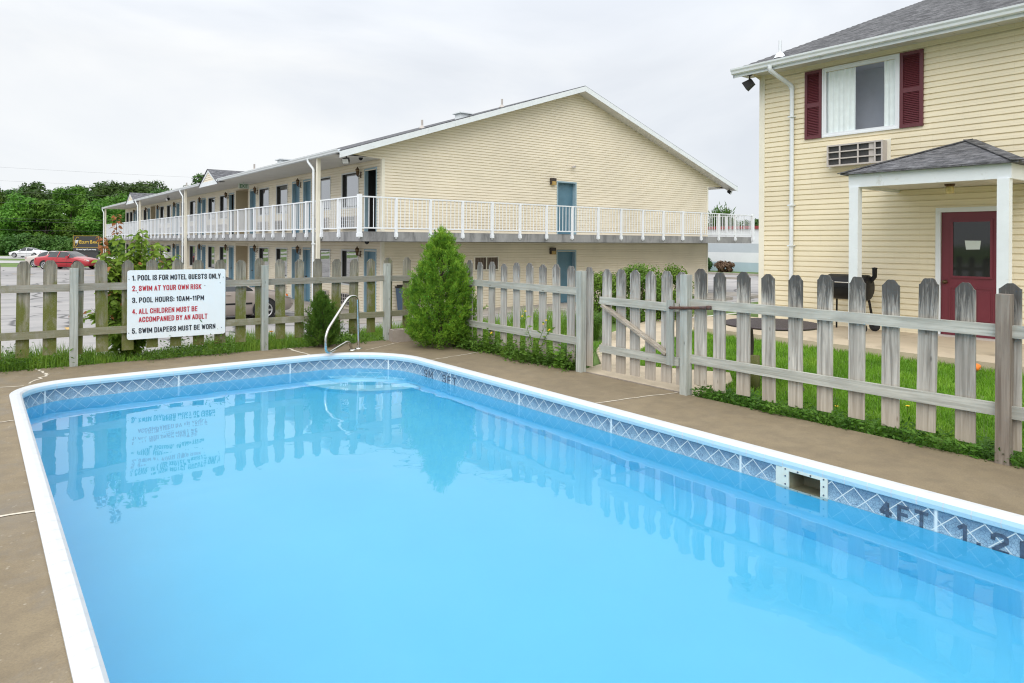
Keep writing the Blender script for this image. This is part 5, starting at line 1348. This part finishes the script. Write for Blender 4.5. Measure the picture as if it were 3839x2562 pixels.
# hedge behind the gate
for k, (u_, t_, r, h, lb) in enumerate(((1.95, 14.4, .52, .98, 'leftmost of the three clipped bushes behind the gate'), (2.72, 14.6, .62, 1.05, 'middle one of the three clipped bushes behind the gate'), (3.42, 14.9, .55, 1.05, 'rightmost of the three clipped bushes behind the gate, nearest the yellow house'))):
    shrub('clipped_bush', lb, MT['hedge'], cp(u_, t_, -.05), r, h, 41+k, .045, 34, 260, 'clipped bushes behind the gate')

# ------------------------------------------------------------------ junipers
def juniper(label, loc, H, Rb, npl, mat, seed, fl=1.0):
    """upright plumes of scale-leaved sprays on a bushy cone"""
    t = thing('juniper_bush', label, 'shrub', loc); g = np.random.default_rng(seed)
    f = g.uniform(0, 1, npl)**1.15; a = g.uniform(0, 2*math.pi, npl)
    prof_ = Rb*np.interp(f, [0, .12, .3, .45, .6, .75, .88, 1.0], [.88, .99, 1.0, .98, .88, .68, .38, .06])
    prof_ = np.clip(prof_, .02, Rb*1.0)*(1+.13*np.sin(2*a+f*7)+.1*np.sin(5*a-f*11))
    r = prof_*g.uniform(.35, 1.0, npl)**.6
    outd = np.stack([np.cos(a), np.sin(a), np.zeros(npl)], 1)
    base = outd*(r*.72)[:, None]+np.array([0, 0, 1.])*(f*H*.86)[:, None]
    ax = unit(outd*(.95-.75*f[:, None])+np.array([0, 0, .95])+g.normal(size=(npl, 3))*.22)
    PL = g.uniform(.16, .34, npl)*fl*(1.05-.35*f)
    V = []
    ns = 34
    for k in range(ns):
        q = (k+g.uniform(0, 1, npl))/ns
        w = g.normal(size=(npl, 3)); w = unit(w-ax*(w*ax).sum(1, keepdims=True))
        P = base+ax*(PL*q)[:, None]+w*(.030*fl*(1-.6*q))[:, None]*g.uniform(.2, 1, npl)[:, None]
        D = unit(ax*(.75+.5*q[:, None])+w*(.9-.55*q[:, None])+g.normal(size=(npl, 3))*.12)
        L = g.uniform(.035, .075, npl)*fl
        V.append(leafquads(P, D, L, .010*fl))
        s2 = unit(np.cross(D, g.normal(size=(npl, 3)))); V.append(leafquads(P+D*L[:, None]*.35, unit(D+s2*.8), L*.6, .008*fl))
        V.append(leafquads(P+D*L[:, None]*.5, unit(D-s2*.8), L*.55, .008*fl))
    m_ = int(npl*.25); zt = g.uniform(.84, .98, m_)*H; b_ = np.stack([g.normal(size=m_)*.03, g.normal(size=m_)*.03, zt], 1); dt = unit(g.normal(size=(m_, 3))*.2+np.array([0, 0, 1]))
    V.append(leafquads(b_, dt, g.uniform(.05, .12, m_)*fl, .009*fl))
    put('foliage', quads('foliage', np.concatenate(V), mat), t)
    mb = MB(); mb.tube([(0, 0, -.05), (.01, .01, H*.5), (0, 0, H*.93)], [.05, .03, .006], 7)
    for k in range(0, npl, max(1, npl//60)): mb.tube([(0, 0, max(.02, base[k][2]-.18)), tuple(base[k]*np.array([.6, .6, 1])), tuple(base[k]+ax[k]*PL[k]*.5)], [.012, .008, .003], 5)
    put('stems', mb.mesh('stems', MT['bark']), t)
    return t
juniper('big bushy bright green juniper in the fence corner', (5.70, 9.06, 0), 1.83, .56, 1000, MT['juniper'], 3)
juniper('small dark juniper against the fence beside the grab rail', (4.17, 10.02, 0), .79, .195, 330, MT['juniper_dark'], 9, .8)
mb = MB()
b0 = Vector((5.46, 9.84, 0)); bd = Vector((.985, -.17, 0))
def CB(p): q = b0+bd*p[0]+Vector((.17, .985, 0))*p[1]; return (q.x, q.y, p[2])
mb.box((-.2, -.095, 0), (.2, .095, .15), CB)
for x0, x1 in ((-.2, -.165), (-.02, .02), (.165, .2)): mb.box((x0, -.06, .15), (x1, .06, .193), CB)
mb.box((-.2, -.095, .15), (.2, -.06, .193), CB); mb.box((-.2, .06, .15), (.2, .095, .193), CB)
single('cinder_block', mb, MT['block'], 'grey concrete block lying at the fence post by the juniper', 'concrete block', (5.46, 9.84, 0))

# sapling behind the fence
sp_ = thing('leafy_sapling', 'leafy sapling with reddish tips growing up behind the rules sign', 'sapling', (1.66, 10.95, -.05))
g = np.random.default_rng(21); gr = random.Random(21); mb = MB(); LP, LD, LS, TP, TD = [], [], [], [], []
stems = []
def stem(base, d, L, r, leafy=True, tip=False):
    pts = [Vector(base)]; dv = Vector(d).normalized(); nn = 8
    for k in range(nn):
        dv = (dv+Vector((gr.uniform(-.07, .07), gr.uniform(-.07, .07), .05))).normalized(); pts.append(pts[-1]+dv*L/nn)
    mb.tube(pts, [r*(1-.85*k/nn) for k in range(nn+1)], 5)
    if leafy:
        m_ = int(L/(.024 if L < 1 else .013))
        for k in range(m_):
            f = .08+.92*k/m_; i_ = min(nn-1, int(f*nn)); p = pts[i_]+(pts[i_+1]-pts[i_])*(f*nn-i_)
            aa_ = k*2.4+gr.uniform(-.4, .4); side = Vector((math.cos(aa_), math.sin(aa_), gr.uniform(-.35, .35)))
            tgt = (TP, TD) if (tip and f > .86) else (LP, LD)
            tgt[0].append(p+side*.02); tgt[1].append(side)
            if tgt[0] is LP: LS.append(gr.uniform(.075, .125)*(1.08-.25*f))
    return pts
c0 = Vector((1.66, 10.95, -.05))
tops = [((-.01, -.02, 1), 2.02, True), ((.14, -.02, 1), 1.66, False), ((.05, .05, 1), 1.76, False), ((.30, .0, 1), 1.65, False), ((-.22, .0, 1), 1.40, False), ((.22, .03, 1), 1.72, False), ((.36, -.03, 1), 1.55, False), ((-.08, .04, 1), 1.74, True), ((.10, -.05, 1), 1.84, False)]
for d, L, tip in tops:
    p = stem(c0+Vector((d[0]*.3, d[1]*.3, 0)), d, L, .016, True, tip)
for k in range(105):
    z = gr.uniform(.15, 1.32); a = gr.uniform(0, 6.28); L = gr.uniform(.28, .62)*(1.15-.35*z)
    bx_ = c0+Vector((gr.uniform(-.12, .22), gr.uniform(-.08, .08), z)); stem(bx_, (math.cos(a), math.sin(a)*.65, gr.uniform(.0, .75)), L, .007, True, gr.random() < .25)
part('stems', mb, MT['stem'], sp_)
def heart(P, D, S, mat):
    P, D = np.array(P), unit(np.array(D)); n_ = len(P); dr_ = D.copy(); dr_[:, 2] -= .45; dr_ = unit(dr_)
    up = np.array([0, 0, 1.])+g.normal(size=(n_, 3))*.45; sd_ = unit(np.cross(dr_, up)); nn = np.cross(sd_, dr_); S = np.array(S).reshape(-1, 1)
    def q(a, b_, c=0): return P+dr_*S*a+sd_*S*b_+nn*S*c
    left = np.stack([q(0, 0, -.02), q(.12, .30, .08), q(.45, .40, .1), q(.8, .2, .02), q(1.05, 0, -.12), q(.5, 0, -.02)], 1); right = np.stack([q(0, 0, -.02), q(.5, 0, -.02), q(1.05, 0, -.12), q(.8, -.2, .02), q(.45, -.40, .1), q(.12, -.30, .08)], 1)
    return quads('leaves', np.concatenate([left, right]), mat)
o = put('leaves', heart([tuple(p-c0) for p in LP], [tuple(d) for d in LD], LS, MT['leaf']), sp_)
if TP: put('young_leaves', heart([tuple(p-c0) for p in TP], [tuple(d) for d in TD], [gr.uniform(.045, .075) for _ in TP], MT['leaf_red']), sp_)

# ------------------------------------------------------------------ grass and weeds
def blades(name, pts, hgt, wid, mat, lean=.5, label=None):
    pts = np.asarray(pts); n_ = len(pts); g = nrg
    a = g.uniform(0, 2*math.pi, n_); h = hgt*g.uniform(.5, 1.25, n_)[:, None] if np.isscalar(hgt) else np.asarray(hgt)[:, None]*g.uniform(.5, 1.25, n_)[:, None]
    dr_ = np.stack([np.cos(a), np.sin(a), np.zeros(n_)], 1); sd_ = np.stack([-np.sin(a), np.cos(a), np.zeros(n_)], 1)*wid/2
    ln = g.uniform(.15, 1, n_)[:, None]*lean
    up = np.array([0, 0, 1.])
    m1 = pts+up*h*.55+dr_*h*ln*.25; tp = pts+up*h*(1-.25*ln)+dr_*h*ln*.8
    V = np.concatenate([np.stack([pts-sd_, pts+sd_, m1+sd_*.8, m1-sd_*.8], 1), np.stack([m1-sd_*.8, m1+sd_*.8, tp+sd_*.1, tp-sd_*.1], 1)])
    o = put(name, quads(name, V, mat)); o['kind'] = 'stuff'; o['label'] = label or name; o['category'] = 'grass'
    return o
def inpoly(p, poly):
    x, y = p[:, 0], p[:, 1]; r = np.zeros(len(p), bool); j = len(poly)-1
    for i in range(len(poly)):
        xi, yi = poly[i]; xj, yj = poly[j]; c_ = ((yi > y) != (yj > y)) & (x < (xj-xi)*(y-yi)/(yj-yi+1e-12)+xi); r ^= c_; j = i
    return r
def scatter(n_, x0, x1, y0, y1, z=-.05): return np.stack([nrg.uniform(x0, x1, n_), nrg.uniform(y0, y1, n_), np.full(n_, z)], 1)
pathpoly = [(5.95, 4.5), (7.0, 4.75), (7.45, 5.1), (6.9, 6.1), (8.0, 7.05), (10.4, 7.9), (12.8, 9.0), (12.9, 9.95), (11.4, 9.7), (9.0, 8.65), (7.4, 7.4), (6.6, 6.5), (5.95, 6.28)]
p = scatter(78000, 6.02, 10.4, -.5, 7.9); p = p[~inpoly(p, pathpoly)]
p = p[~((p[:, 1] > 6.3) & (p[:, 0] < 7.4+0*p[:, 1]) & (p[:, 1] > p[:, 0]*.9+.5))]
blades('grass', p, .085, .007, MT['grass_blade'], .9, 'bright green lawn in front of the house')
# dark creeping weeds at the foot of the fence
def leaflets(name, P, size, mat, label, flat=1.0):
    n_ = len(P); D = unit(nrg.normal(size=(n_, 3))*np.array([1, 1, .35])+np.array([0, 0, .25])); V = leafquads(P, D, size*nrg.uniform(.5, 1.4, n_), size*.45, nrg.normal(size=(n_, 3))*.5+np.array([0, 0, 1.]))
    o = put(name, quads(name, V, mat)); o['kind'] = 'stuff'; o['label'] = label; o['category'] = 'weeds'; return o
n_ = 6500; y = nrg.uniform(-.3, 4.55, n_); p = np.stack([5.93+np.abs(nrg.normal(size=n_))*.17-.02*np.sin(y*9)-.03*np.sin(y*4), y, nrg.uniform(-.04, .09, n_)], 1)
leaflets('ground_weeds', p, .05, MT['weed_dark'], 'dark creeping weeds at the foot of the fence by the lawn')
n_ = 5200; y = nrg.uniform(6.3, 9.0, n_); p = np.stack([5.93+nrg.normal(size=n_)*.09+.06*np.sin(y*5), y, np.abs(nrg.normal(size=n_))*.10-.02], 1)
leaflets('ground_weeds', p, .055, MT['weed_dark'], 'weeds sprawling along the fence between juniper and gate')
n_ = 9000; x = nrg.uniform(-2.2, 5.3, n_); x = x[(np.sin(x*2.9+1)+.6*np.sin(x*7.3)+nrg.normal(size=n_)*.5) > .1]; n_ = len(x); p = np.stack([x, ly(x)+nrg.normal(size=n_)*.1+.02+.05*np.sin(x*6), np.abs(nrg.normal(size=n_))*.09*(1+.6*np.sin(x*3.1))-.03], 1)
leaflets('ground_weeds', p, .05, MT['weed_dark'], 'low weeds along the mossy fence at the pool edge')
n_ = 16000; x = nrg.uniform(-2.4, 6, n_); p = np.stack([x, ly(x)+.05+nrg.uniform(-.12, 1.5, n_)**1.0, np.full(n_, -.05)], 1)
p[:, 2] = [gz(a, b_) for a, b_ in p[:, :2]]
blades('grass', p, .18*(1+.5*np.sin(p[:, 0]*2.3)), .009, MT['weed_blade'], .9, 'tall rough grass behind the mossy fence')
n_ = 9000; p = np.stack([nrg.uniform(6.05, 9.2, n_), nrg.uniform(6.4, 11.2, n_), np.full(n_, -.05)], 1); p = p[(p[:, 1] > p[:, 0]*.9+1.2)]
blades('grass', p, .26*(1+.4*np.sin(p[:, 0]*3)), .01, MT['weed_blade'], .9, 'rough yellowish grass behind the middle fence')
def clump(name, label, loc, h, r, n_, mat, cat='plant'):
    t = thing(name, label, cat, loc); a = nrg.uniform(0, 2*math.pi, n_); q = np.abs(nrg.normal(size=n_))*r*.25
    V = []
    P = np.stack([np.cos(a)*q, np.sin(a)*q, np.zeros(n_)], 1); prev = P; out_ = np.stack([np.cos(a), np.sin(a), np.zeros(n_)], 1); sd_ = np.stack([-np.sin(a), np.cos(a), np.zeros(n_)], 1)*.007
    hh = h*nrg.uniform(.6, 1.1, n_)[:, None]; sp2 = r*nrg.uniform(.4, 1.3, n_)[:, None]
    for k in range(1, 5):
        f = k/4; c_ = P+np.array([0, 0, 1.])*hh*(1.55*f-.62*f*f-.25*f**3)+out_*sp2*f**1.7; w0, w1 = 1-.8*(k-1)/4, 1-.8*k/4
        V.append(np.stack([prev-sd_*w0, prev+sd_*w0, c_+sd_*w1, c_-sd_*w1], 1)); prev = c_
    put('blades', quads('blades', np.concatenate(V), mat), t); return t
clump('grass_clump', 'arching ornamental grass clump left of the gate walkway', (8.35, 8.55, -.05), .62, .5, 520, MT['weed_dark'], 'grass clump')
clump('grass_clump', 'leafy tuft at the foot of the gate post', (6.25, 6.62, -.05), .42, .36, 260, MT['weed_dark'], 'grass clump')
def weed(label, loc, h, seed, flower=None, lean=(0, 0)):
    g = random.Random(seed); t = thing('flowering_weed', label, 'weed', loc); mb = MB(); P, D, F = [], [], []
    for s in range(3):
        d = Vector((lean[0]+g.uniform(-.35, .35), lean[1]+g.uniform(-.35, .35), 1)); p = [Vector((0, 0, 0))]
        for k in range(6): d = d+Vector((g.uniform(-.15, .15), g.uniform(-.15, .15), 0)); p.append(p[-1]+d.normalized()*h/6*(1-.15*s))
        mb.tube(p, [.006*(1-.7*k/6) for k in range(7)], 5)
        for k in range(1, 7):
            for q in range(3):
                a = g.uniform(0, 6.28); P.append(tuple(p[k]*(1)-(p[k]-p[k-1])*g.random())); D.append((math.cos(a), math.sin(a), g.uniform(-.2, .6)))
        F.append(p[-1]); F.append(p[-2]+Vector((g.uniform(-.05, .05), g.uniform(-.05, .05), .05)))
    put('stems', mb.mesh('stems', MT['hedge']), t)
    put('leaves', quads('leaves', leafquads(np.array(P), np.array(D), [g.uniform(.05, .12) for _ in P], .03), MT['weed_blade']), t)
    if flower:
        mb = MB()
        for f in F: mb.lathe([(0, .0), (.012, .0), (.016, .006), (.008, .012), (0, .012)], f, 7)
        put('flowers', mb.mesh('flowers', flower), t)
weed('tall yellow flowered weed leaning from the juniper', (5.86, 8.6, 0), .62, 1, MT['yellow_petal'], (-.15, .35))
weed('leafy weed with yellow buds at the fence near the juniper', (5.88, 8.12, 0), .42, 2, MT['yellow_petal'])
weed('yellow flowered weed climbing the fence beside the gate post', (5.88, 7.02, 0), .72, 3, MT['yellow_petal'])
weed('green weed at the foot of the fence near the gate post', (5.88, 6.55, 0), .36, 4, None)
def flower(name, label, loc, h, r, mat, group=None):
    t = thing(name, label, 'flower', loc, group); p = Vector(loc); mb = MB(); mb.tube([p, p+Vector((.01, .0, h))], .003, 5); part('stem', mb, MT['hedge'], t)
    mb = MB()
    for k in range(12):
        a = 2*math.pi*k/12; c_ = p+Vector((.01, 0, h)); q = Vector((math.cos(a), math.sin(a), .35))*r; s_ = Vector((-math.sin(a), math.cos(a), 0))*r*.28; mb.add([c_, c_+q*.6+s_, c_+q, c_+q*.6-s_], [(0, 1, 2, 3)])
    mb.lathe([(r*.35, 0), (r*.3, r*.25), (0, r*.3)], p+Vector((.01, 0, h)), 8); part('petals', mb, mat, t)
flower('garden_flower', 'orange daisy in the grass under the mossy fence near the sign', (3.5, 10.33, -.02), .26, .045, MT['orange_petal'])
for i, (x, y) in enumerate([(7.25, 3.02), (6.9, 2.8), (6.62, 1.98), (6.35, 3.2), (7.7, 3.0), (6.5, 2.45)]):
    flower('dandelion', 'small yellow dandelion in the lawn behind the fence', (x, y, -.03), .11, .022, MT['yellow_petal'], 'dandelions in the lawn')
mb = MB(); c_ = Vector((10.1, 3.3, .03)); vv = []
for j in range(7):
    for k in range(14):
        a = 2*math.pi*k/14; b_ = math.pi*j/6-.5*math.pi; rr_3 = .075*(1+.18*math.sin(3*a+j)+.1*math.sin(7*a)); vv.append(c_+Vector((rr_3*1.2*math.cos(a)*math.cos(b_), rr_3*math.sin(a)*math.cos(b_), rr_3*.65*math.sin(b_))))
mb.add(vv, [(j*14+k, j*14+(k+1) % 14, (j+1)*14+(k+1) % 14, (j+1)*14+k) for j in range(6) for k in range(14)], True)
single('orange_toy', mb, MT['orange'], 'crumpled orange thing lying at the edge of the lawn', 'toy', c_)
# ------------------------------------------------------------------ patio things
tb = thing('patio_table', 'round brown metal mesh table on the lawn behind the fence', 'table', (7.4, 4.5, -.05))
c_ = Vector((7.4, 4.5, .665)); Rt = .53; mb = MB()
ring = [c_+Vector((Rt*math.cos(a), Rt*math.sin(a), -.012)) for a in np.linspace(0, 2*math.pi, 40)]; mb.tube(ring, .016, 6)
k = -Rt+.02
while k < Rt:
    w_2 = math.sqrt(max(0, Rt*Rt-k*k)); mb.bar(c_+Vector((-w_2, k, 0)), c_+Vector((w_2, k, 0)), .011, .004); mb.bar(c_+Vector((k, -w_2, .002)), c_+Vector((k, w_2, .002)), .011, .004); k += .021
part('table_top', mb, MT['patio_metal'], tb)
for a in (-1.8, -.23, 1.34, 2.91):
    d = Vector((math.cos(a), math.sin(a), 0)); mb = MB()
    mb.tube(bezier_path([c_+d*.34, c_+d*.30+Vector((0, 0, -.3)), c_+d*.34+Vector((0, 0, -.58)), c_+d*.48+Vector((0, 0, -.71))], .2), .02, 8); mb.tube([c_+d*.33+Vector((0, 0, -.02)), c_+d*.12+Vector((0, 0, -.06))], .01, 6); part('leg', mb, MT['patio_metal'], tb)
gl_ = thing('barrel_grill', 'black barrel smoker grill with chimney standing by the house wall', 'grill', (12.25, 5.95, HB))
gc = Vector((12.25, 5.95, .84)); mb = MB()
def GT(p): return gc+Vector((p[0], -p[2], p[1]))     # axis along y
mb.lathe([(0, -.37), (.17, -.37), (.215, -.345), (.225, -.33), (.225, .33), (.215, .345), (.17, .37), (0, .37)], (0, 0, 0), 24, GT); mb.bar(gc+Vector((-.228, .34, .0)), gc+Vector((-.228, -.34, .0)), .012, .012)
gb = part('barrel', mb, MT['black_metal'], gl_)
mb = MB(); mb.tube(bezier_path([gc+Vector((-.2, .12, .09)), gc+Vector((-.28, .12, .09)), gc+Vector((-.28, -.12, .09)), gc+Vector((-.2, -.12, .09))], .02), .01, 6); part('lid_handle', mb, MT['steel'], gb)
mb = MB(); mb.tube([gc+Vector((.05, -.34, .1)), gc+Vector((.05, -.42, .2)), gc+Vector((.05, -.42, .34))], .04, 10); mb.lathe([(.0, .36), (.05, .35), (.05, .34)], gc+Vector((.05, -.42, 0)), 10); part('chimney', mb, MT['black_metal'], gl_)
for sx in (-1, 1):
    for sy in (-1, 1):
        mb = MB(); mb.bar(gc+Vector((sx*.13, sy*.28, -.17)), (gc.x+sx*.22, gc.y+sy*.33, HB+(.09 if sy < 0 else .0)), .03, .03); part('leg', mb, MT['black_metal'], gl_)
for sx in (-1, 1):
    mb = MB(); mb.lathe([(0, -.025), (.08, -.025), (.09, -.015), (.09, .015), (.08, .025), (0, .025)], (0, 0, 0), 16, lambda p, sx=sx: (gc.x+sx*.24+p[2], gc.y-.34+p[0], HB+.09+p[1])); part('wheel', mb, MT['tyre'], gl_)
mb = MB(); mb.lathe([(0, 0), (.055, 0), (.058, .2), (.052, .405), (0, .41)], (6.85, 4.37, -.05), 12); single('wooden_stump', mb, MT['stump'], 'short mossy round wooden post standing in the lawn under the table', 'post', (6.85, 4.37, -.05))
bn_ = thing('trash_bin', 'blue plastic trash bin by the motel corner behind the fence', 'trash bin', (11.35, 20.15, GF))
mb = MB(); q = Vector((11.35, 20.15, GF)); v = [(q.x+sx*w, q.y+sy*w, z) for z, w in ((GF+.03, .23), (GF+.9, .29)) for sx, sy in ((-1, -1), (1, -1), (1, 1), (-1, 1))]; mb.add(v, [(3, 2, 1, 0), (4, 5, 6, 7), (0, 1, 5, 4), (1, 2, 6, 5), (2, 3, 7, 6), (3, 0, 4, 7)]); part('body', mb, MT['bin_blue'], bn_)
mb = MB(); mb.box((q.x-.31, q.y-.32, GF+.9), (q.x+.31, q.y+.31, GF+.95)); mb.box((q.x-.26, q.y-.26, GF+.95), (q.x+.26, q.y+.26, GF+1.0)); part('lid', mb, MT['black_metal'], bn_)
put_text(text_mesh('UTE', MT['ink'], .1, .26, .01), bn_, (q.x-.13, q.y-.292, GF+.72), (1, 0, 0), (0, -.06, 1))
ct = thing('linen_cart', 'brown housekeeping cart piled with white linen outside the motel rooms', 'cart', (9.75, 48.3, GF))
mb = MB(); mb.box((9.5, 47.85, GF+.2), (10.0, 48.75, GF+1.32)); mb.box((9.47, 47.8, GF+.12), (10.03, 48.8, GF+.2)); part('body', mb, MT['cart_brown'], ct)
for k in range(5): mb = MB(); mb.box((9.53+rnd.uniform(0, .03), 47.9, GF+1.32+.075*k), (9.97-rnd.uniform(0, .05), 48.7, GF+1.385+.075*k)); part('folded_linen', mb, MT['linen'], ct)
for sx in (9.56, 9.94):
    for sy in (47.95, 48.65): mb = MB(); mb.lathe([(0, -.02), (.06, -.02), (.06, .02), (0, .02)], (0, 0, 0), 10, lambda p, sx=sx, sy=sy: (sx+p[2], sy+p[0], GF+.06+p[1])); part('wheel', mb, MT['tyre'], ct)
# overhead cables in front of the wood
for i, (zL, zR) in enumerate(((10.6, 10.2), (9.0, 8.7), (7.4, 7.1), (5.1, 4.9), (4.7, 4.5), (3.4, 3.3), (12.6, 12.0))):
    a, b_ = cp(-90, 92, zL), cp(-30, 122, zR); mb = MB()
    mb.tube([a+(b_-a)*f-Vector((0, 0, 1.6*f*(1-f))) for f in np.linspace(0, 1, 13)], .009, 4)
    o = single('overhead_cable', mb, MT['wire'], 'thin overhead cable strung in front of the wood across the road', 'cable', a, 'cables strung in front of the wood')
